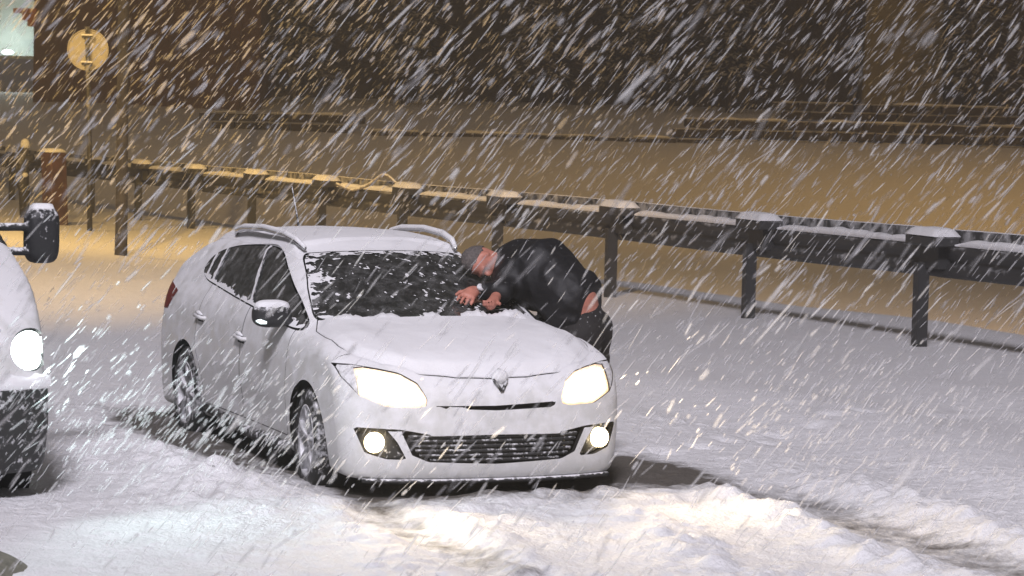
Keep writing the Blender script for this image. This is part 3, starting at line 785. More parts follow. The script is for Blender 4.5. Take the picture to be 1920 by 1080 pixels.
# openings in the bumper
LOW = [(0.0, 0.442), (0.40, 0.437), (0.585, 0.468), (0.55, 0.40), (0.515, 0.325), (0.42, 0.285), (0.0, 0.268)]
LOWP = LOW + [(-a, b) for a, b in LOW[::-1]]
low_face, B = split(B, lambda x, y, z: np.maximum(poly_sdf(y, z, LOWP), 0.4-x))
slit_face, B = split(B, lambda x, y, z: np.maximum(poly_sdf(y, z, [(-0.36, 0.598), (0, 0.582), (0.36, 0.594), (0.40, 0.628), (0, 0.610), (-0.38, 0.612)]), 0.4-x))
FOGP = [(0.835, 0.482), (0.775, 0.335), (0.66, 0.300), (0.545, 0.298), (0.60, 0.40), (0.665, 0.478)]
link_face, B = split(B, lambda x, y, z: np.maximum(poly_sdf(np.abs(y), z, [(0.40, 0.444), (0.58, 0.474), (0.672, 0.480), (0.672, 0.466), (0.585, 0.460), (0.42, 0.430)]), 0.4-x))
fog_face, B = split(B, lambda x, y, z: np.maximum(poly_sdf(np.abs(y), z, FOGP), 0.4-x))
# front wing seam, bumper seam, doors
DOOR_F = [(-0.42, 0.33), (-0.42, 1.3), (-1.93, 1.3), (-1.42, 1.02), (-1.42, 0.33)]
def f_doorf(x, y, z): return np.maximum(np.maximum(np.maximum(x+0.42, -1.41-x), 0.30-z), np.maximum(z-1.2, 0.3-np.abs(y)))
def f_doorr(x, y, z):
    arch = 0.42-np.sqrt((x+2.7)**2+(z-0.325)**2)
    return np.maximum(np.maximum(np.maximum(x+1.42, -2.46-x), 0.30-z), np.maximum(np.maximum(z-1.2, arch), 0.3-np.abs(y)))
above = lambda x, z: z - np.interp(x, [-2.9, -2.6, -1.7, -1.03, -0.36], [1.13, 1.10, 1.037, 0.998, 0.955])
lo_only = lambda f: (lambda x, y, z: np.maximum(f(x, y, z), above(x, z)-0.004))
doorf, B = take(B, lo_only(f_doorf), 0.003)
doorr, B = take(B, lo_only(f_doorr), 0.003)
# seam between front wing and bumper
seamf = lambda x, y, z: np.maximum(np.abs(x-(0.16+0.62*np.clip(z-0.70, 0, 0.14)*3.0))-0.003, np.maximum(0.68-z, 0.6-np.abs(y)))
_, B = split(B, seamf)
body = piece(B, 'body', M['paint'], car)
shell = tri_obj('inner_shell', BODY[0]-BODY[2]*0.035, BODY[1], M['inner'], body, True, BODY[2])
# the shell behind glass is cut away so that one sees into the cabin
Vs = BODY
_, S_ = split(BODY, lambda x, y, z: f_screen(x, y, z)-0.01)
_, S_ = split(S_, lambda x, y, z: f_dlo(x, y, z)-0.01)
for ff in (lambda x, y, z: np.maximum(poly_sdf(y, z, LOWP), 0.4-x), lambda x, y, z: np.maximum(poly_sdf(np.abs(y), z, FOGP), 0.4-x)):
    _, S_ = split(S_, ff)
for wx in (0.0, -2.7):
    _, S_ = split(S_, lambda x, y, z: np.maximum(np.sqrt((x-wx)**2+(z-0.325)**2)-0.37, 0.45-np.abs(y)))
bpy.data.objects.remove(shell)
tri_obj('inner_shell', S_[0]-S_[2]*0.03, S_[1], M['inner'], car, True, S_[2])
side = lambda Mh, sgn: split(Mh, lambda x, y, z: -sgn*y)[0]

bon = piece(bonnet, 'bonnet', M['paint'], car)
ws = piece(screen, 'windscreen', M['glass'], car)
# snow frozen on to the glass: real ragged flakes of snow left by the wipers
def frost(Mh, fn, name, parent, off=0.006, mat='snow_car'):
    a, _ = split(Mh, fn)
    if len(a[1]): o = piece(a, name, M[mat], parent, off); o['kind'] = 'stuff'; return o
    return {}
Vd = screen
def densify(Mh, k=1):
    V, T, N = Mh
    for _ in range(k):
        a, b, c = T[:, 0], T[:, 1], T[:, 2]; n = len(V); m = len(T)
        e = np.concatenate([np.stack([a, b], 1), np.stack([b, c], 1), np.stack([c, a], 1)]); e.sort(1)
        u, inv = np.unique(e, axis=0, return_inverse=True); inv = inv.ravel()
        V = np.concatenate([V, (V[u[:, 0]]+V[u[:, 1]])/2]); Nn = N[u[:, 0]]+N[u[:, 1]]; N = np.concatenate([N, Nn/(np.linalg.norm(Nn, axis=1)[:, None]+1e-9)])
        ab, bc, ca = n+inv[:m], n+inv[m:2*m], n+inv[2*m:]
        T = np.concatenate([np.stack([a, ab, ca], 1), np.stack([ab, b, bc], 1), np.stack([ca, bc, c], 1), np.stack([ab, bc, ca], 1)])
    return V, T, N
dscreen = densify(screen, 1)
def f_frost(x, y, z):
    e = np.interp(z, [1.0, 1.04, 1.18, 1.34, 1.42], [0.735, 0.712, 0.650, 0.560, 0.50])
    n = fbm(x, y, z, 24, 4, 0.75)
    left = (y+e)/0.11; top = (1.385-0.09*y*y-z)/0.03; bot = (z-1.03)/0.012; right = (e-y)/0.02
    clump = np.sqrt(((y+0.56)/0.10)**2+((z-1.235)/0.05)**2)-0.4
    d = np.minimum(np.minimum(left*1.0, top), np.minimum(np.minimum(bot, right), clump))
    return (d-0.75)*0.10 - 0.30*n + 0.055
frost(dscreen, f_frost, 'snow_patch', ws, 0.008)
frost(dscreen, lambda x, y, z: 0.185-fbm(x*0.6, y, z*0.6, 42, 3, 0.7), 'snow_speckle', ws, 0.005)['kind'] = 'stuff'

# snow lying on bonnet and roof: a soft lumpy blanket with its own thickness
def blanket(Mh, name, parent, thick, mask):
    V, T, N = Mh
    m = mask(V[:, 0], V[:, 1], V[:, 2])
    (V, T, N), _ = cut(Mh, -m)
    m = mask(V[:, 0], V[:, 1], V[:, 2])
    t = 0.0015+thick*sstep(m, 0.0, 0.75)*(1+0.45*fbm(V[:, 0], V[:, 1], 2, 3.2, 3))+0.0035*fbm(V[:, 0], V[:, 1], V[:, 2], 22, 3)
    P = V + N*0.2*t[:, None] + np.array([0, 0, 1])*0.8*t[:, None]
    o = tri_obj(name, P, T, M['snow_car'], parent, True); return o
blanket(bonnet, 'snow_cover', bon, 0.032, lambda x, y, z: np.minimum((-f_bon(x, y, z)-0.006)/0.09, 1)+0.2*fbm(x, y, 0, 7, 3)*np.clip((-f_bon(x, y, z)-0.006)/0.03, 0, 1))
roofpart, _ = split(B, lambda x, y, z: 1.33-z)
blanket(roofpart, 'snow_cover', body, 0.040, lambda x, y, z: np.minimum((0.585-0.05*np.clip(-x-2.4, 0, 1)-np.abs(y))/0.08, np.minimum((z-1.335)/0.04, (f_screen(x, y, z)-0.003)/0.07)))
cowl = []
# heaped line of snow where the wipers pushed it against the bonnet
V = []; F = []; n = 90
for i in range(n+1):
    y = -0.66+1.32*i/n; x = -0.215-0.24*abs(y)**2.2-0.02*math.cos(y*5); z = 1.008+0.008*math.cos(y*2)
    hgt = (0.036+0.012*math.sin(i*0.33)+0.014*random.random())*min(1, min(i, n-i)/6+0.2)*(1+0.5*math.exp(-((y-0.42)/0.2)**2))
    for dx, q in ((-0.05, -0.2), (-0.038, 0.75), (-0.005, 1.0), (0.05, 0.75), (0.10, 0.2), (0.16, -0.35)): V.append((x+dx, y, z+hgt*q))
F = [(i*6+j, (i+1)*6+j, (i+1)*6+j+1, i*6+j+1) for i in range(n) for j in range(5)]
MB().add(V, F).build('snow_ridge', M['snow_car'], bon, True)

# doors with glass, handles; the B and C pillars lean back across the glass
pillar = lambda z, x0, x1: np.interp(z, [1.0, 1.36], [x0, x1])
def set_glow(o, v):
    a_ = o.data.attributes.new('glow', 'FLOAT', 'POINT'); a_.data.foreach_set('value', np.asarray(v, np.float32))
for sgn in (-1, 1):
    gl = side(side_glass, sgn)
    d1 = piece(side(doorf, sgn), 'front_door', M['paint'], car)
    d2 = piece(side(doorr, sgn), 'rear_door', M['paint'], car)
    g1, rest = split(gl, lambda x, y, z: pillar(z, -1.42, -1.80)-x+0.028)
    mid, rest2 = split(rest, lambda x, y, z: pillar(z, -1.42, -1.80)-x-0.028)
    piece(mid, 'pillar_trim', M['black'], d2)
    g2, rest3 = split(rest2, lambda x, y, z: pillar(z, -2.43, -2.60)-x+0.022)
    trim, g3 = split(rest3, lambda x, y, z: pillar(z, -2.43, -2.60)-x-0.022)
    w1 = piece(g1, 'window', M['glass'], d1); w2 = piece(g2, 'window', M['glass'], d2)
    q = piece(g3, 'quarter_window', M['glass'], car); piece(trim, 'pillar_trim', M['black'], q)
    dg = densify(gl, 1)
    # ragged snow along the window sill and the pillars
    def f_sill(x, y, z):
        d = above(x, z)/0.022; n = fbm(x, y, z, 20, 3)
        p1 = np.abs(x-pillar(z, -1.43, -1.80)-0.02)/0.020; p2 = np.abs(x-pillar(z, -2.43, -2.60))/0.024; p3 = np.abs(x-pillar(z, -2.60, -2.80))/0.020
        return np.minimum(np.minimum(d, p1), np.minimum(p2, p3))*0.5-0.48-1.3*n
    fr = frost(dg, f_sill, 'snow_edge', w1, 0.010)
    # rubber line round the glass
    for hx, hz, dr in ((-1.40, 0.82, d1), (-2.37, 0.873, d2)):
        yy = sgn*(float(W_Z(np.array(hz))) - 0.004)
        mb = MB(); mb.tube([(hx-0.10, yy-sgn*0.01, hz+0.004), (hx-0.085, yy+sgn*0.028, hz), (hx+0.085, yy+sgn*0.028, hz-0.006), (hx+0.10, yy-sgn*0.01, hz-0.008)], 0.014, 8); mb.build('handle', M['paint'], dr, True)
        mb = MB(); mb.box((hx, yy+sgn*0.004, hz-0.018), (0.13, 0.016, 0.045), chamfer=0.006); mb.build('handle_recess', M['inner'], dr)
        mb = MB(); mb.tube([(hx-0.09, yy+sgn*0.022, hz+0.022), (hx, yy+sgn*0.026, hz+0.026), (hx+0.07, yy+sgn*0.022, hz+0.016)], [0.006, 0.014, 0.006], 7); mb.build('snow_cap', M['snow_car'], dr, True)
    # door mirror
    def f_mir(x, y, z):
        cx, cy, cz = -0.56, 0.955, 1.035
        X, Y, Z = (x-cx)/0.075, (np.abs(y)-cy)/0.125, (z-cz)/0.078
        f = ((np.abs(X)**2.6+np.abs(Y)**3+np.abs(Z)**2.8)+1e-9)**(1/2.8)-1
        back = (-0.055-(x-cx))/0.07
        arm = np.sqrt(((x+0.56)/0.045)**2+((z-0.995)/0.022)**2)-1 + np.clip(0.76-np.abs(y), 0, 1)*20+np.clip(np.abs(y)-0.95, 0, 1)*20
        return smin(smax(f, back, 0.2), arm, 0.3)*0.06
    y0, y1 = (0.70, 1.16) if sgn > 0 else (-1.16, -0.70)
    mm = surface_nets(f_mir, (-0.72, y0, 0.94), (-0.48, y1, 1.16), 0.011, 2)
    mo = piece(mm, 'door_mirror', M['black'], car)
    blanket(mm, 'snow_cap', mo, 0.015, lambda x, y, z: (z-1.088)/0.016+1.6*fbm(x, y, z, 30, 3)+0.2)
    if False: frost(mm, lambda x, y, z: 1.4*(z-1.0)-0.02-0.45*fbm(x, y, z, 18, 3)+0.25*(np.abs(y)-0.84), 'snow_patch', mo, 0.004)
    mb = MB(); mb.tube([(-0.545, sgn*1.065, 1.005), (-0.490, sgn*1.045, 0.998), (-0.482, sgn*1.01, 0.992)], [0.010, 0.015, 0.008], 8); mb.build('indicator', M['orange'], mo, True)
    # roof rail with snow
    ya = 0.565
    pts = [(-2.72, 0.545, 1.405), (-2.64, 0.565, 1.44), (-2.45, ya+.005, 1.468), (-2.0, ya+0.005, 1.490), (-1.6, ya-.01, 1.478), (-1.38, ya-0.025, 1.445), (-1.26, ya-0.045, 1.400)]
    mb = MB(); mb.tube([(a, sgn*b, c) for a, b, c in pts], [0.012, 0.018, 0.018, 0.018, 0.018, 0.018, 0.012], 8); rr_ = mb.build('roof_rail', M['chrome'], car, True)
    mb = MB(); mb.tube([(a, sgn*b, c+0.010) for a, b, c in pts], [0.010, 0.018, 0.021, 0.020, 0.021, 0.019, 0.012], 8); mb.build('snow_cap', M['snow_car'], rr_, True)
    # head lamp: glass, bowl behind it, the burning part, the bulb barrel
    ln = side(lens, sgn)
    lit_poly = lambda x, y, z: poly_sdf(np.abs(y), z, [(0.805, 0.660), (0.66, 0.595), (0.42, 0.59), (0.41, 0.66), (0.46, 0.752), (0.57, 0.805), (0.72, 0.83), (0.80, 0.82)])
    tipc, lnc = split(ln, lambda x, y, z: -lit_poly(x, y, z))
    hl = piece(lnc, 'headlight', M['clear'], car)
    tri_obj('frosted_corner', tipc[0]-tipc[2]*0.004, tipc[1], M['reflector'], hl, True, tipc[2])
    Vh = ln[0]; bowl = tri_obj('reflector', Vh-ln[2]*0.035+np.array([-0.02, 0, 0]), ln[1], M['reflector'], hl, True, ln[2])
    (gV, gT, gN), _ = split(ln, lit_poly)
    lb = tri_obj('lit_bowl', gV-gN*0.012, gT, M['lamp'], hl, True, gN)
    set_glow(lb, np.clip(-np.maximum(lit_poly(gV[:, 0], gV[:, 1], gV[:, 2]), f_head(gV[:, 0], gV[:, 1], gV[:, 2]))/0.085, 0, 1)**1.3)
    # fog lamp in its black recess
    fg = side(fog_face, sgn)
    fo_ = tri_obj('fog_light_surround', fg[0]-fg[2]*0.035+np.array([-0.015, 0, 0]), fg[1], M['grille'], car, True, fg[2])
    dirn = np.array([0.93, sgn*0.36, 0.0])
    mb = MB(); mb.lathe([(0.0, 0.030), (0.034, 0.026), (0.052, 0.012), (0.058, 0.0), (0.060, -0.03), (0.050, -0.05)], (0, 0, 0), 'x', 24)
    R = np.array([[dirn[0], -dirn[1], 0], [dirn[1], dirn[0], 0], [0, 0, 1]])
    mb.V = [tuple(v) for v in (np.array(mb.V) @ R.T)+np.array([0.733, sgn*0.722, 0.392])]
    mb.build('fog_light', M['fog'], car, True)
    # tail lamp wrapping the rear corner
    tl, B_ = split(side(BODY, sgn), lambda x, y, z: np.maximum(poly_sdf(x, z, [(-3.15, 0.99), (-3.25, 0.86), (-3.70, 0.84), (-3.8, 1.0), (-3.5, 1.04)]), 0.3-np.abs(y)))
    piece(tl, 'tail_light', M['tail'], car, 0.004)

# wheels
def wheel(name, wx, y, steer, spin):
    s = 1 if y > 0 else -1
    w = empty(name, (wx, y, 0.318)); w.parent = car; w.rotation_euler = (0, 0, steer)
    prof = [(0.205, -0.098), (0.225, -0.105), (0.262, -0.109), (0.300, -0.100), (0.314, -0.085), (0.319, -0.04), (0.320, 0.0), (0.319, 0.04), (0.314, 0.085), (0.300, 0.100), (0.262, 0.109), (0.225, 0.105), (0.205, 0.098)]
    V = []; F = []; n = 96
    for (r, h) in prof:
        for k in range(n):
            th = 2*math.pi*k/n
            rr = r + (0.006 if (k % 3 == 0 and r > 0.31) else 0) - (0.004 if (r > 0.31 and abs(h) < 0.01) else 0)
            V.append((rr*math.cos(th), h, rr*math.sin(th)))
    for i in range(len(prof)-1):
        for k in range(n):
            j = (k+1) % n; F.append((i*n+k, (i+1)*n+k, (i+1)*n+j, i*n+j))
    MB().add(V, F).build('tyre', M['tyre'], w, True)
    rim = MB(); rim.lathe([(0.212, -s*0.09), (0.212, s*0.085), (0.220, s*0.104), (0.208, s*0.108), (0.200, s*0.09), (0.195, s*0.02), (0.18, -s*0.02)], (0, 0, 0), 'y', 48)
    for k in range(5):
        a = 2*math.pi*k/5+spin
        for da in (-0.16, 0.16):
            p0 = (0.045*math.cos(a), s*0.070, 0.045*math.sin(a)); pm = (0.12*math.cos(a+da*0.5), s*0.088, 0.12*math.sin(a+da*0.5)); p1 = (0.205*math.cos(a+da), s*0.086, 0.205*math.sin(a+da))
            rim.tube([p0, pm, p1], [0.024, 0.019, 0.021], 6, True, 0.7)
    rim.lathe([(0, s*0.095), (0.03, s*0.094), (0.055, s*0.075), (0.07, s*0.03)], (0, 0, 0), 'y', 20)
    rim.build('rim', M['rim'], w, True)
    back = MB(); back.lathe([(0.0, -s*0.01), (0.14, -s*0.01), (0.14, s*0.005), (0, s*0.01)], (0, 0, 0), 'y', 28); back.build('brake_disc', M['chrome'], w)
    dish = MB(); dish.lathe([(0.0, -s*0.03), (0.205, -s*0.03)], (0, 0, 0), 'y', 28); dish.build('wheel_back', M['inner'], w)
for wx, yy, st in ((0, -0.795, -0.10), (0, 0.795, -0.10), (-2.7, -0.795, 0), (-2.7, 0.795, 0)):
    wheel('wheel', wx, yy, st, 0.3+wx)
for wx in (0.0, -2.7):
    for s in (-1, 1):
        mb = MB(); prof = [(0.366, s*0.86), (0.366, s*0.5), (0.2, s*0.47), (0.0, s*0.47)]; mb.lathe(prof, (wx, 0, 0.325), 'y', 40)
        mb.build('wheel_arch_liner', M['inner'], car, True)
# snow packed on the sills and lower doors
for s in (-1, 1):
    mb = MB(); mb.tube([(-2.28, s*0.845, 0.27), (-1.4, s*0.852, 0.215), (-0.42, s*0.85, 0.22)], [0.05, 0.045, 0.05], 10, True, 0.9)
    mb.build('sill', M['grille'], car, True)
# grille: the low intake with slats and uprights, the slit above
g = tri_obj('lower_grille', low_face[0]-low_face[2]*0.06+np.array([-0.03, 0, 0]), low_face[1], M['inner'], car, True, low_face[2])
for i in range(6):
    z = 0.292+i*0.028; yw = float(np.interp(z, [0.268, 0.285, 0.325, 0.40, 0.442], [0.38, 0.40, 0.49, 0.53, 0.55]))-0.01
    pts = [(float(X_F(np.array(z)))-0.018-0.135*(abs(y)/0.8)**2.4, y, z) for y in np.linspace(-yw, yw, 15)]
    m2 = MB(); m2.tube(pts, 0.0065, 5, True, 1.6, (0, 0, 1)); m2.build('slat', M['grille'], g)
for i in range(11):
    y = -0.45+i*0.09; m2 = MB(); xx = 0.86-0.03-0.135*(abs(y)/0.8)**2.4
    m2.tube([(xx, y, 0.28), (xx, y, 0.438)], 0.005, 4); m2.build('grille_bar', M['grille'], g)
tri_obj('dark_link_strip', link_face[0]-link_face[2]*0.02+np.array([-0.012, 0, 0]), link_face[1], M['grille'], car, True, link_face[2])  # dark strip for the edge line and top shading between intake and fog lamp
tri_obj('upper_grille', slit_face[0]-slit_face[2]*0.02+np.array([-0.012, 0, 0]), slit_face[1], M['grille'], car, True, slit_face[2])
# bumper lip, dark
pts = [(0.845-0.135*(abs(y)/0.8)**2.4-0.4*max(0, abs(y)-0.58)**2, y, 0.168) for y in np.linspace(-0.78, 0.78, 25)]
mb = MB(); mb.tube(pts, 0.020, 8, True, 0.7); mb.build('bumper_lip', M['black'], car, True)
# diamond badge, half buried
bd = MB()
for (y0, z0, y1, z1) in ((0, 0.062, 0.040, 0), (0.040, 0, 0, -0.062), (0, -0.062, -0.040, 0), (-0.040, 0, 0, 0.062)):
    bd.tube([(0.800+(0.0-z0)*0.5, y0+0.035, 0.755+z0), (0.800+(0.0-z1)*0.5, y1+0.035, 0.755+z1)], 0.0095, 6)
bdo = bd.build('badge', M['grille'], car, True)
def f_bs(x, y, z): return (np.sqrt(((x-0.785)/0.034)**2+((y-0.035)/0.052)**2+((z-0.775)/0.044)**2)-1)*0.035+0.010*fbm(x, y, z, 35, 3)
bs = surface_nets(f_bs, (0.73, -0.04, 0.70), (0.85, 0.11, 0.84), 0.01, 2); tri_obj('snow_cap', bs[0], bs[1], M['snow_car'], bdo, True, bs[2])
# aerial and wipers
MB().tube([(-2.62, -0.12, 1.43), (-2.68, -0.12, 1.53), (-2.80, -0.125, 1.74)], [0.012, 0.007, 0.004], 6).build('aerial', M['black'], car, True)
for (y0, y1, z1) in ((-0.45, -0.02, 1.085), (0.12, 0.55, 1.075)):
    xa_ = lambda y: -0.20-0.24*abs(y)**2.2
    MB().tube([(xa_(y0)-0.02, y0, 1.035), (xa_((y0+y1)/2)-0.09, (y0+y1)/2, 1.062), (xa_(y1)-0.12, y1, z1)], [0.010, 0.008, 0.006], 6).build('wiper', M['black'], ws, True)
# cabin
mb = MB(); mb.box((-0.55, 0, 0.90), (0.5, 1.35, 0.14), taper=0.9, chamfer=0.03); mb.build('dashboard', M['cabin'], car)
mb = MB(); mb.box((-1.9, 0, 0.42), (3.0, 1.5, 0.06)); mb.build('cabin_floor', M['cabin'], car)
for x, ys in ((-1.35, (-0.36, 0.36)), (-2.25, (-0.42, 0.0, 0.42))):
    for y in ys:
        def f_seat(X, Y, Z, x=x, y=y):
            b1 = np.maximum(np.maximum(np.abs(X-x)-0.24, np.abs(Y-y)-0.235), np.abs(Z-0.62)-0.09)
            bx = X-(x-0.27)+(Z-0.9)*0.25
            b2 = np.maximum(np.maximum(np.abs(bx)-0.07, np.abs(Y-y)-0.235+0.06*np.clip(Z-0.9, 0, 1)), np.abs(Z-0.90)-0.30)
            b3 = np.sqrt(((bx)/0.05)**2+((Y-y)/0.13)**2+((Z-1.27)/0.075)**2)*0.06-0.06
            return smin(smin(b1, b2, 0.08)-0.02, b3, 0.03)
        sm_ = surface_nets(f_seat, (x-0.5, y-0.3, 0.48), (x+0.3, y+0.3, 1.40), 0.04, 2); piece(sm_, 'seat', M['seat'], car)
mb = MB(); pts = [(-0.86+0.10*math.sin(a)*0.5, 0.36+0.18*math.cos(a), 0.98+0.17*math.sin(a)) for a in np.linspace(0, 2*math.pi, 25)]
mb.tube(pts, 0.014, 6, False); mb.build('steering_wheel', M['cabin'], car, True)
# the beams
WARM = (1.0, 0.78, 0.50)
for s in (-1, 1):
    spot('headlight_beam', (0.90, s*0.60, 0.70), (6.5, s*1.6+0.6, 0.76), WARM, 130 if s < 0 else 160, 100, 0.9, 0.06)
    spot('fog_beam', (0.86, s*0.74, 0.39), (6.0, s*1.9, 0.35), WARM, 16, 110, 0.9, 0.05)

# ------------------------------------------------------------------ the van at the left edge
VT = pchip([-5.8, -5.6, -5.0, -2.2, -1.7, -1.25, -0.85, -0.45, -0.1, 0.25, 0.42, 0.52, 0.60],
           [1.9, 2.2, 2.42, 2.42, 2.41, 2.30, 2.06, 1.70, 1.47, 1.27, 1.14, 1.0, 0.80])
VF = pchip([0.1, 0.3, 0.5, 0.70, 0.76, 0.9, 1.05, 1.2, 1.6], [0.50, 0.56, 0.58, 0.56, 0.50, 0.46, 0.38, 0.2, -1.0])
VY = -3.50
def van_field(x, y, z):
    a = np.abs(y-VY)
    xe = x + 0.20*(a/0.9)**2.4
    top = (z + 0.03*a*a - VT(xe))*0.8
    w = np.interp(z, [0.1, 0.5, 0.9, 1.2, 1.5, 2.4, 2.6], [0.93, 0.965, 0.965, 0.955, 0.935, 0.84, 0.7]) - 0.03*sstep(x, -0.3, 0.5)
    f = smax(top, a-w, 0.10)
    f = smax(f, (x-(VF(z)-0.20*(a/0.95)**3))*0.95, 0.10)
    f = smax(f, -5.75-x, 0.12)
    return smax(f, 0.24-z, 0.05)
van = empty('van', (0, VY, 0)); 
tag(van, 'white van cut off by the left edge, with bright headlight and big black mirror', 'van')
VB = surface_nets(van_field, (-5.9, VY-1.08, 0.15), (0.75, VY+1.08, 2.6), 0.035, 3)
VB = (VB[0]-np.array([0, VY, 0]), VB[1], VB[2])
X_ = VB
for wx in (-0.35, -4.3):
    _, X_ = split(X_, lambda x, y, z: np.maximum(np.sqrt((x-wx)**2+(z-0.36)**2)-0.42, 0.6-np.abs(y)))
vs, X_ = take(X_, lambda x, y, z: np.maximum(np.maximum(smax(np.abs(y)-np.interp(z, [1.3, 1.45, 2.1, 2.4], [0.80, 0.80, 0.70, 0.6]), 1.42-z, 0.08), z-2.25), np.maximum(x-0.3, -1.9-x)), 0.005)
vg, X_ = take(X_, lambda x, y, z: np.maximum(poly_sdf(x, z, [(-0.62, 1.36), (-0.75, 1.47), (-1.45, 2.06), (-2.35, 2.1), (-2.35, 1.36)]), 0.4-np.abs(y)), 0.005)
bump_, X_ = take(X_, lambda x, y, z: np.maximum(z-0.72, -0.02-x), 0.005)
hd, X_ = take(X_, lambda x, y, z: np.maximum((np.sqrt(((np.abs(y)-0.845)/0.125)**2+((z-0.92)/0.115)**2)-1)*0.11, -0.05-x), 0.004)
tri_obj('body', X_[0], X_[1], M['paint'], van, True, X_[2])
tri_obj('bumper', bump_[0]+bump_[2]*0.012, bump_[1], M['grille'], van, True, bump_[2])
tri_obj('windscreen', vs[0], vs[1], M['glass'], van, True, vs[2])
tri_obj('side_glass', vg[0], vg[1], M['glass'], van, True, vg[2])
_, Y_ = split(VB, lambda x, y, z: np.maximum(1.36-z, -2.4-x))
tri_obj('inner_shell', Y_[0]-Y_[2]*0.05, Y_[1], M['inner'], van, True, Y_[2])
for s in (-1, 1):
    h = side(hd, s)
    ho = tri_obj('headlight', h[0], h[1], M['clear'], van, True, h[2])
    lb = tri_obj('lit_bowl', h[0]-h[2]*0.015, h[1], M['vanlamp'], ho, True, h[2])
    set_glow(lb, np.clip(1.35-np.sqrt(((np.abs(h[0][:, 1])-0.86)/0.15)**2+((h[0][:, 2]-0.92)/0.14)**2), 0, 1))
    def f_vm(x, y, z):
        X, Y, Z = (x+1.02)/0.10, (y-s*1.20)/0.105, (z-1.50)/0.175
        f = (np.abs(X)**3+np.abs(Y)**4+np.abs(Z)**4+1e-9)**(1/3.6)-1
        ln_ = lambda z0: np.sqrt(((x+0.98)/0.03)**2+((z-z0)/0.025)**2)-1+np.clip(0.84-s*y, 0, 1)*20+np.clip(s*y-1.15, 0, 1)*20
        return smin(f, smin(ln_(1.40), ln_(1.55), 0.2), 0.3)*0.08
    lo_, hi_ = ((-1.2, 0.80, 1.28), (-0.86, 1.36, 1.72)) if s > 0 else ((-1.2, -1.36, 1.28), (-0.86, -0.80, 1.72))
    vm = surface_nets(f_vm, lo_, hi_, 0.018, 2)
    vo = tri_obj('wing_mirror', vm[0], vm[1], M['black'], van, True, vm[2])
    blanket(vm, 'snow_cap', vo, 0.02, lambda x, y, z: (z-1.665)/0.012+0.3)
V = []; F = []; n = 40
for i in range(n+1):
    y = -0.95+1.9*i/n; x = 0.585-0.20*(abs(y)/0.95)**3
    for dx, q in ((-0.14, 0.05), (-0.10, 0.07), (-0.02, 0.055), (0.01, 0.01), (0.0, -0.01)): V.append((x+dx-0.02, y, 0.715+q*(0.8+0.4*random.random())))
F = [(i*5+j, i*5+j+1, (i+1)*5+j+1, (i+1)*5+j) for i in range(n) for j in range(4)]
MB().add(V, F).build('snow_ledge', M['snow_car'], van, True)
def vwheel(wx, s):
    w = empty('wheel', (wx, s*0.82, 0.35)); w.parent = van
    MB().lathe([(0.2, -0.1), (0.33, -0.11), (0.352, -0.08), (0.355, 0), (0.352, 0.08), (0.33, 0.11), (0.2, 0.1)], (0, 0, 0), 'y', 48).build('tyre', M['tyre'], w, True)
    MB().lathe([(0.0, s*0.05), (0.08, s*0.07), (0.16, s*0.05), (0.21, s*0.09), (0.22, s*0.10)], (0, 0, 0), 'y', 32).build('rim', M['rim'], w, True)
for wx in (-0.35, -4.3):
    for s in (-1, 1):
        vwheel(wx, s)
        mb = MB(); mb.lathe([(0.425, s*0.92), (0.425, s*0.55), (0.0, s*0.5)], (wx, 0, 0.36), 'y', 32); mb.build('wheel_arch_liner', M['inner'], van, True)
COOL = (0.78, 1.0, 0.97)
spot('van_headlight_beam', (0.62, VY+0.74, 0.92), (5.0, VY+3.6, 1.25), COOL, 120, 125, 0.9, 0.07)
spot('van_headlight_beam_right', (0.62, VY-0.80, 0.92), (5.5, VY-0.9, 0.6), COOL, 30, 110, 0.9, 0.07)

# ------------------------------------------------------------------ the man bent over the windscreen
def seg(x, y, z, a, b, ra, rb):
    a = np.array(a, float); b = np.array(b, float); d = b-a; L = (d**2).sum()
    t = np.clip(((x-a[0])*d[0]+(y-a[1])*d[1]+(z-a[2])*d[2])/L, 0, 1)
    return np.sqrt((x-a[0]-t*d[0])**2+(y-a[1]-t*d[1])**2+(z-a[2]-t*d[2])**2)-(ra+(rb-ra)*t)
def chain(x, y, z, pts, rs, k=0.05):
    f = None
    for i in range(len(pts)-1):
        g = seg(x, y, z, pts[i], pts[i+1], rs[i], rs[i+1]); f = g if f is None else smin(f, g, k)
    return f
J = dict(footR=(-0.17, 1.09, 0.09), toeR=(-0.32, 0.98, 0.05), footL=(-0.55, 1.27, 0.09), toeL=(-0.68, 1.12, 0.05),
         kneeR=(-0.27, 1.065, 0.50), kneeL=(-0.52, 1.22, 0.50), hipR=(-0.31, 1.02, 0.92), hipL=(-0.52, 1.19, 0.93),
         pelvis=(-0.38, 1.03, 0.98), waist=(-0.37, 0.97, 1.145), chest=(-0.58, 0.865, 1.275), shou=(-0.76, 0.78, 1.315),
         neck=(-0.81, 0.640, 1.355), head=(-0.80, 0.535, 1.345),
         shR=(-0.62, 0.70, 1.265), elR=(-0.45, 0.53, 1.175), wrR=(-0.435, 0.330, 1.185), haR=(-0.26, 0.18, 1.125),
         shL=(-0.88, 0.87, 1.27), elL=(-0.66, 0.62, 1.215), wrL=(-0.33, 0.43, 1.135), haL=(-0.24, 0.36, 1.105))
J = {k: np.array(v) for k, v in J.items()}
person = empty('person', (-0.2, 1.2, float(terrain(-0.2, 1.2))))
tag(person, 'grey-haired man in black jacket bent over the windscreen, clearing it by hand', 'person')
po = np.array(person.location)
hd_ = (J['head']-J['neck']); hd_ /= np.linalg.norm(hd_)          # crown direction
face = np.array([0.62, -0.30, -0.70]); face -= hd_*(face@hd_); face /= np.linalg.norm(face); ear = np.cross(hd_, face)
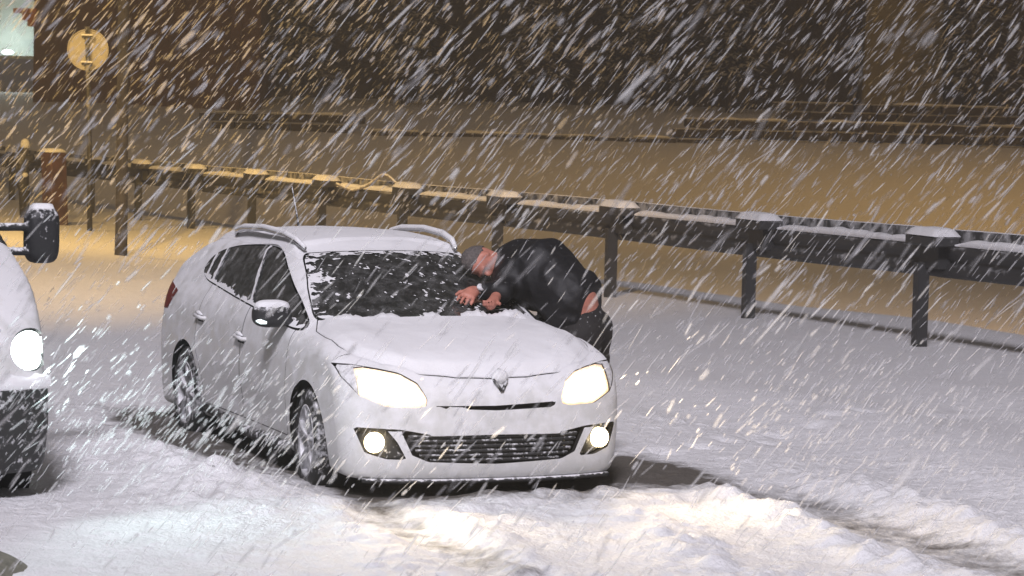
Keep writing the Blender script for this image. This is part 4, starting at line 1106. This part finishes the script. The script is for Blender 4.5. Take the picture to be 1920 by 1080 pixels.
def head_f(x, y, z):
    P = np.stack([x, y, z], -1)-(J['head']+hd_*0.02)
    u = P@hd_; v = P@face; w = P@ear
    sk = (np.sqrt((u/0.118)**2+((v+0.012)/0.098)**2+(w/0.078)**2)-1)*0.085
    jaw = (np.sqrt(((u+0.075)/0.062)**2+((v-0.030)/0.062)**2+(w/0.056)**2)-1)*0.055
    nose = (np.sqrt(((u+0.022)/0.026)**2+((v-0.092)/0.022)**2+(w/0.015)**2)-1)*0.015
    brow = (np.sqrt(((u-0.020)/0.012)**2+((v-0.080)/0.016)**2+(w/0.048)**2)-1)*0.012
    eye = (np.sqrt(((u+0.000)/0.014)**2+((v-0.090)/0.014)**2+((np.abs(w)-0.030)/0.016)**2)-1)*0.012
    mouth = (np.sqrt(((u+0.062)/0.007)**2+((v-0.088)/0.016)**2+(w/0.026)**2)-1)*0.007
    ea = (np.sqrt(((u+0.01)/0.034)**2+((v+0.005)/0.020)**2+((np.abs(w)-0.078)/0.011)**2)-1)*0.012
    f = smin(smin(smin(sk, jaw, 0.04), nose, 0.012), brow, 0.014)
    f = smax(f, -eye, 0.008); f = smax(f, -mouth, 0.006)
    return smin(f, ea, 0.008)
def hand_f(x, y, z):
    """the right hand laid on the glass: palm, four unequal bent fingers and the thumb"""
    wv = J['haR']-J['wrR']; wv /= np.linalg.norm(wv)
    nrm = np.array([0.50, 0.05, 0.86]); nrm -= wv*(nrm@wv); nrm /= np.linalg.norm(nrm); sv = np.cross(nrm, wv)
    o = J['wrR']
    f = smin(seg(x, y, z, o, o+wv*0.035, 0.030, 0.030), seg(x, y, z, o+wv*0.03+sv*0.018, o+wv*0.095+sv*0.030, 0.025, 0.019), 0.03)
    f = smin(f, seg(x, y, z, o+wv*0.03-sv*0.018, o+wv*0.098-sv*0.028, 0.025, 0.019), 0.03)
    f = smin(f, seg(x, y, z, o+wv*0.05, o+wv*0.10, 0.024, 0.020), 0.03)
    for q, L in ((-0.036, 0.062), (-0.012, 0.078), (0.013, 0.074), (0.036, 0.060)):
        b0 = o+wv*0.10+sv*q; b1 = b0+wv*L*0.55+sv*q*0.25-nrm*0.006; b2 = b1+wv*L*0.42-nrm*0.022
        f = smin(f, smin(seg(x, y, z, b0, b1, 0.0115, 0.0105), seg(x, y, z, b1, b2, 0.0105, 0.009), 0.004), 0.007)
    t0 = o+wv*0.035-sv*0.028; t1 = t0+wv*0.035-sv*0.035-nrm*0.01; t2 = t1+wv*0.038-sv*0.012-nrm*0.012
    f = smin(f, smin(seg(x, y, z, t0, t1, 0.017, 0.013), seg(x, y, z, t1, t2, 0.013, 0.010), 0.006), 0.010)
    return f
def hand2_f(x, y, z):
    wv = J['haL']-J['wrL']; wv /= np.linalg.norm(wv); o = J['wrL']; sv = np.cross(wv, [0, 0, 1.0]); sv /= np.linalg.norm(sv)+1e-9; nrm = np.cross(sv, wv)
    f = seg(x, y, z, o, o+wv*0.08, 0.032, 0.036)
    for q in (-0.03, -0.01, 0.011, 0.031):
        b0 = o+wv*0.085+sv*q; f = smin(f, smin(seg(x, y, z, b0, b0+wv*0.03+nrm*0.01, 0.011, 0.010), seg(x, y, z, b0+wv*0.03+nrm*0.01, b0+wv*0.035+nrm*0.035, 0.010, 0.009), 0.004), 0.007)
    return smin(f, seg(x, y, z, o+wv*0.03-sv*0.03, o+wv*0.06-sv*0.055, 0.014, 0.011), 0.01)
def torso_f(x, y, z, e=0.0):
    f = chain(x, y, z, [J['pelvis'], J['waist'], J['chest'], J['shou']], [0.145+e, 0.145+e, 0.178+e, 0.150+e], 0.10)
    f = smin(f, seg(x, y, z, J['shR'], J['shL'], 0.085+e, 0.085+e), 0.10)
    return f
def legs_f(x, y, z, e=0.0):
    f = smin(chain(x, y, z, [J['hipR'], J['kneeR'], J['footR']], [0.105+e, 0.070+e, 0.052+e], 0.03),
             chain(x, y, z, [J['hipL'], J['kneeL'], J['footL']], [0.105+e, 0.070+e, 0.052+e], 0.03), 0.05)
    return smin(f, smin(seg(x, y, z, J['pelvis'], J['hipR'], 0.14+e, 0.11+e), seg(x, y, z, J['pelvis'], J['hipL'], 0.14+e, 0.11+e), 0.06), 0.06)
def arms_f(x, y, z, e=0.0, upto=1.0):
    wR = J['elR']+(J['wrR']-J['elR'])*upto; wL = J['elL']+(J['wrL']-J['elL'])*upto
    k1 = 0.044+(0.031-0.044)*upto
    return smin(chain(x, y, z, [J['shR'], J['elR'], wR], [0.062+e, 0.046+e, k1+e], 0.03), chain(x, y, z, [J['shL'], J['elL'], wL], [0.062+e, 0.046+e, k1+e], 0.03), 0.02)
def body_f(x, y, z):
    f = smin(torso_f(x, y, z), legs_f(x, y, z), 0.05); f = smin(f, arms_f(x, y, z), 0.03)
    f = smin(f, seg(x, y, z, J['shou']*0.6+J['neck']*0.4, J['neck']+hd_*0.05, 0.068, 0.056), 0.04)
    f = smin(f, head_f(x, y, z), 0.025)
    f = smin(f, hand_f(x, y, z), 0.015); f = smin(f, hand2_f(x, y, z), 0.015)
    for s in 'RL': f = smin(f, seg(x, y, z, J['foot'+s], J['toe'+s], 0.045, 0.035), 0.03)
    return f
# one continuous skin: meshed finely enough for the fingers
pm = surface_nets(body_f, (-1.15, -0.02, 0.0), (0.16, 1.50, 1.62), 0.0125, 3)
tri_obj('body', pm[0]-po, pm[1], M['skin'], person, True, pm[2])
tv = J['chest']-J['pelvis']; tv /= np.linalg.norm(tv)
def jacket_f(x, y, z):
    wr = 0.045*fbm(x, y, z, 6, 3, 0.6)+0.009*np.abs(np.sin(17*(x*0.8+z*0.7+y*0.3)+9*fbm(x, y, z, 3, 2)))
    f = smin(torso_f(x, y, z, 0.040), arms_f(x, y, z, 0.024, 0.62), 0.045)
    f = smin(f, seg(x, y, z, J['shou'], J['shou']*0.35+J['neck']*0.65, 0.095, 0.082), 0.03)
    P = (x-J['waist'][0])*tv[0]+(y-J['waist'][1])*tv[1]+(z-J['waist'][2])*tv[2]
    w = (x-J['waist'][0])*bk[0]+(y-J['waist'][1])*bk[1]+(z-J['waist'][2])*bk[2]
    return smax(f+wr, -(P+0.075+0.7*(0.15-w)), 0.02)
bk = np.array([0.25, 0.15, 1.0]); bk -= tv*(bk@tv); bk /= np.linalg.norm(bk)
jk = surface_nets(jacket_f, (-1.20, 0.25, 0.75), (0.05, 1.40, 1.62), 0.016, 3)
tri_obj('jacket', jk[0]-po, jk[1], M['jacket'], person, True, jk[2])
def trouser_f(x, y, z):
    f = smin(legs_f(x, y, z, 0.014), seg(x, y, z, J['pelvis'], J['pelvis']*0.55+J['waist']*0.45, 0.160, 0.155), 0.05)+0.03*fbm(x, y, z, 8, 3)
    P = (x-J['waist'][0])*tv[0]+(y-J['waist'][1])*tv[1]+(z-J['waist'][2])*tv[2]
    return smax(smax(f, P+0.115, 0.015), 0.10-z, 0.02)
tr = surface_nets(trouser_f, (-0.75, 0.78, 0.02), (0.2, 1.55, 1.32), 0.018, 2)
tri_obj('trousers', tr[0]-po, tr[1], M['trousers'], person, True, tr[2])
for s in 'RL':
    def shoe_f(x, y, z): return smax(smin(seg(x, y, z, J['foot'+s], J['toe'+s], 0.068, 0.055), seg(x, y, z, J['foot'+s], J['foot'+s]+np.array([0, 0, 0.06]), 0.066, 0.064), 0.03), -z, 0.01)
    c = (J['foot'+s]+J['toe'+s])/2
    sh = surface_nets(shoe_f, tuple(c-[0.22, 0.24, 0.12]), tuple(c+[0.22, 0.24, 0.2]), 0.02, 2)
    tri_obj('shoe', sh[0]-po, sh[1], M['trousers'], person, True, sh[2])
def hair_f(x, y, z):
    P = np.stack([x, y, z], -1)-(J['head']+hd_*0.02); u = P@hd_; v = P@face; w = P@ear
    f = (np.sqrt((u/0.126)**2+((v+0.016)/0.104)**2+(w/0.084)**2)-1)*0.09 + 0.012*fbm(x, y, z, 50, 3, 0.8)
    return np.maximum(f, np.minimum(-(u-0.055)+ (v)*0.4, 1)*1.0 if False else -(u-0.02)+np.clip(v+0.02, -0.2, 0.2)*0.9+0.05*fbm(x, y, z, 30, 3))
hr = surface_nets(hair_f, tuple(J['head']-0.17), tuple(J['head']+0.17), 0.008, 2)
tri_obj('hair', hr[0]-po, hr[1], M['hair'], person, True, hr[2])
# wrist watch
wd = J['wrR']-J['elR']; wd /= np.linalg.norm(wd)
wc = J['wrR']-wd*0.035
up_ = np.array([0.7, -0.35, 0.6]); up_ -= wd*(up_@wd); up_ /= np.linalg.norm(up_); sd_ = np.cross(wd, up_)
mb = MB(); mb.tube([wc-wd*0.012-po, wc+wd*0.012-po], 0.040, 20, False); mb.build('watch_strap', M['chrome'], person, True)
mb = MB(); mb.tube([wc+up_*0.034-po, wc+up_*0.050-po], 0.026, 18); mb.build('watch_case', M['reflector'], person, True)

# ------------------------------------------------------------------ falling snow
NF = 30000
fall = -0.77*UPV - 0.64*RGT
def flakes(n, tmin, tmax, power, wid, length):
    u = RNG.random(n); t = (tmin**(power+1) + u*(tmax**(power+1)-tmin**(power+1)))**(1/(power+1))
    a = RNG.uniform(-1.25, 1.25, n)*960/5500; b = RNG.uniform(-1.3, 1.35, n)*540/5500
    C_ = CAM + t[:, None]*(FWD + a[:, None]*RGT + b[:, None]*UPV)
    x, y, z = C_.T
    ok = z > terrain(x, y)+0.03
    near = (np.abs(x+1.4) < 2.6) & (np.abs(y) < 1.2)
    f = car_field(x, y, z); ok &= ~((f < 0.07) & near)
    ok &= ~((van_field(x, y, z) < 0.07) & (y < -2.3) & (y > -5) & (x > -6) & (x < 1))
    ok &= ~((x > -1.6) & (x < 0.2) & (y > 0.2) & (y < 1.7) & (torso_f(x, y, z) < 0.08)) 
    for c in ((0.9, -0.6, 0.7), (0.9, 0.6, 0.7), (0.86, 0.74, 0.39), (0.86, -0.74, 0.39), (0.62, VY+0.74, 0.92), (0.62, VY-0.8, 0.92)):
        ok &= ((x-c[0])**2+(y-c[1])**2+(z-c[2])**2) > 0.18**2
    return C_[ok], t[ok]
def build_flakes(C_, length, width, name):
    n = len(C_)
    d = fall + RNG.normal(0, 0.10, (n, 3)); d /= np.linalg.norm(d, axis=1)[:, None]
    L = length*RNG.lognormal(0, 0.42, n); W = 1.6*width*RNG.lognormal(0, 0.45, n)
    s1 = np.cross(d, FWD); s1 /= np.linalg.norm(s1, axis=1)[:, None]; s2 = np.cross(d, s1)
    ring = []
    P = np.empty((n, 10, 3))
    P[:, 0] = C_-d*(L/2)[:, None]; P[:, 9] = C_+d*(L/2)[:, None]
    for r, q in ((0, -0.22), (1, 0.22)):
        for k in range(4):
            th = k*math.pi/2+0.4
            P[:, 1+r*4+k] = C_ + d*(q*L)[:, None] + (s1*math.cos(th)+s2*math.sin(th))*(W/2)[:, None]
    f = []
    for k in range(4):
        j = (k+1) % 4
        f += [(0, 1+j, 1+k), (1+k, 1+j, 5+j), (1+k, 5+j, 5+k), (5+k, 5+j, 9)]
    T = (np.arange(n)[:, None, None]*10 + np.array(f)[None]).reshape(-1, 3)
    AL.append(np.tile(np.array([0]+[1]*8+[0], np.float32), n))
    return P.reshape(-1, 3), T
AL = []
m, nt, b = new_mat('snowflake'); M['flake'] = m
out = [q for q in nt.nodes if q.type == 'OUTPUT_MATERIAL'][0]; nt.nodes.remove(b)
df = N_(nt, 'ShaderNodeBsdfDiffuse'); df.inputs[0].default_value = (0.9, 0.9, 0.92, 1)
tl_ = N_(nt, 'ShaderNodeBsdfTranslucent'); tl_.inputs[0].default_value = (0.9, 0.9, 0.92, 1)
tp = N_(nt, 'ShaderNodeBsdfTransparent')
m1 = N_(nt, 'ShaderNodeMixShader'); m1.inputs[0].default_value = 0.45
m2 = N_(nt, 'ShaderNodeMixShader')
nn = noise_node(nt, 2.3, 2); rr2 = ramp(nt, nn.outputs['Fac'], [(0.3, (0.88,)*3), (0.7, (0.60,)*3)])
lw = N_(nt, 'ShaderNodeLayerWeight'); lw.inputs[0].default_value = 0.35
fa = N_(nt, 'ShaderNodeAttribute'); fa.attribute_name = 'along'
k1 = N_(nt, 'ShaderNodeMath', operation='SUBTRACT'); k1.inputs[0].default_value = 1.0; nt.links.new(lw.outputs['Facing'], k1.inputs[1])
k2 = N_(nt, 'ShaderNodeMath', operation='MULTIPLY'); nt.links.new(k1.outputs[0], k2.inputs[0]); nt.links.new(fa.outputs['Fac'], k2.inputs[1])
k3 = N_(nt, 'ShaderNodeMath', operation='SUBTRACT'); k3.inputs[0].default_value = 1.0; nt.links.new(rr2.outputs[0], k3.inputs[1])
k4 = N_(nt, 'ShaderNodeMath', operation='MULTIPLY'); nt.links.new(k2.outputs[0], k4.inputs[0]); nt.links.new(k3.outputs[0], k4.inputs[1])
k5 = N_(nt, 'ShaderNodeMath', operation='SUBTRACT'); k5.inputs[0].default_value = 1.0; nt.links.new(k4.outputs[0], k5.inputs[1])
nt.links.new(k5.outputs[0], m2.inputs[0])
nt.links.new(df.outputs[0], m1.inputs[1]); nt.links.new(tl_.outputs[0], m1.inputs[2])
nt.links.new(m1.outputs[0], m2.inputs[1]); nt.links.new(tp.outputs[0], m2.inputs[2]); nt.links.new(m2.outputs[0], out.inputs[0])
Ps, Ts, off = [], [], 0
for (n, a_, b_, pw, L_, W_) in ((16000, 11, 45, 0.6, 0.115, 0.0056), (1200, 4.5, 11, 1.0, 0.06, 0.0036), (16000, 28, 85, 0.6, 0.22, 0.0125)):
    C_, t_ = flakes(n, a_, b_, pw, 0, 0)
    P, T = build_flakes(C_, L_, W_, '')
    Ps.append(P); Ts.append(T+off); off += len(P)
# extra flakes added low in the beams to imitate the lamps' glare
for (n, c, sp) in ((1500, (1.7, -2.3, 0.62), (1.1, 0.55, 0.28)), (1800, (1.6, 2.0, 0.55), (1.2, 0.6, 0.28))):
    C_ = np.array(c)+RNG.normal(0, 1, (n, 3))*np.array(sp); x, y, z = C_.T
    ok = (z > terrain(x, y)+0.04) & (car_field(x, y, z) > 0.08) & (van_field(x, y, z) > 0.1); C_ = C_[ok]
    P, T = build_flakes(C_, 0.06, 0.0055, ''); Ps.append(P); Ts.append(T+off); off += len(P)
fl = tri_obj('falling_snow', np.concatenate(Ps), np.concatenate(Ts), M['flake'], None, True)
aa = fl.data.attributes.new('along', 'FLOAT', 'POINT'); aa.data.foreach_set('value', np.concatenate(AL))
fl.visible_shadow = True
tag(fl, 'driving snow streaking down from right to left through the whole scene', None, None, 'stuff')
print('flakes', sum(len(t) for t in Ts))

# ------------------------------------------------------------------ snow-laden air
HAZE = 0.0032
if HAZE:
    x0, x1, y0, y1, z0, z1 = -336, 66, -136, 306, -4, 17
    mb = MB(); mb.box(((x0+x1)/2, (y0+y1)/2, (z0+z1)/2), (x1-x0, y1-y0, z1-z0))
    hm = bpy.data.materials.new('haze'); hm.use_nodes = True; hnt = hm.node_tree
    hnt.nodes.remove(hnt.nodes['Principled BSDF'])
    pv = hnt.nodes.new('ShaderNodeVolumePrincipled'); pv.inputs['Color'].default_value = (0.92, 0.92, 0.94, 1)
    pv.inputs['Density'].default_value = HAZE; pv.inputs['Anisotropy'].default_value = 0.3
    ho_ = [q for q in hnt.nodes if q.type == 'OUTPUT_MATERIAL'][0]
    hnt.links.new(pv.outputs[0], ho_.inputs['Volume'])
    hz = mb.build('haze', hm); tag(hz, None, None, None, 'stuff')
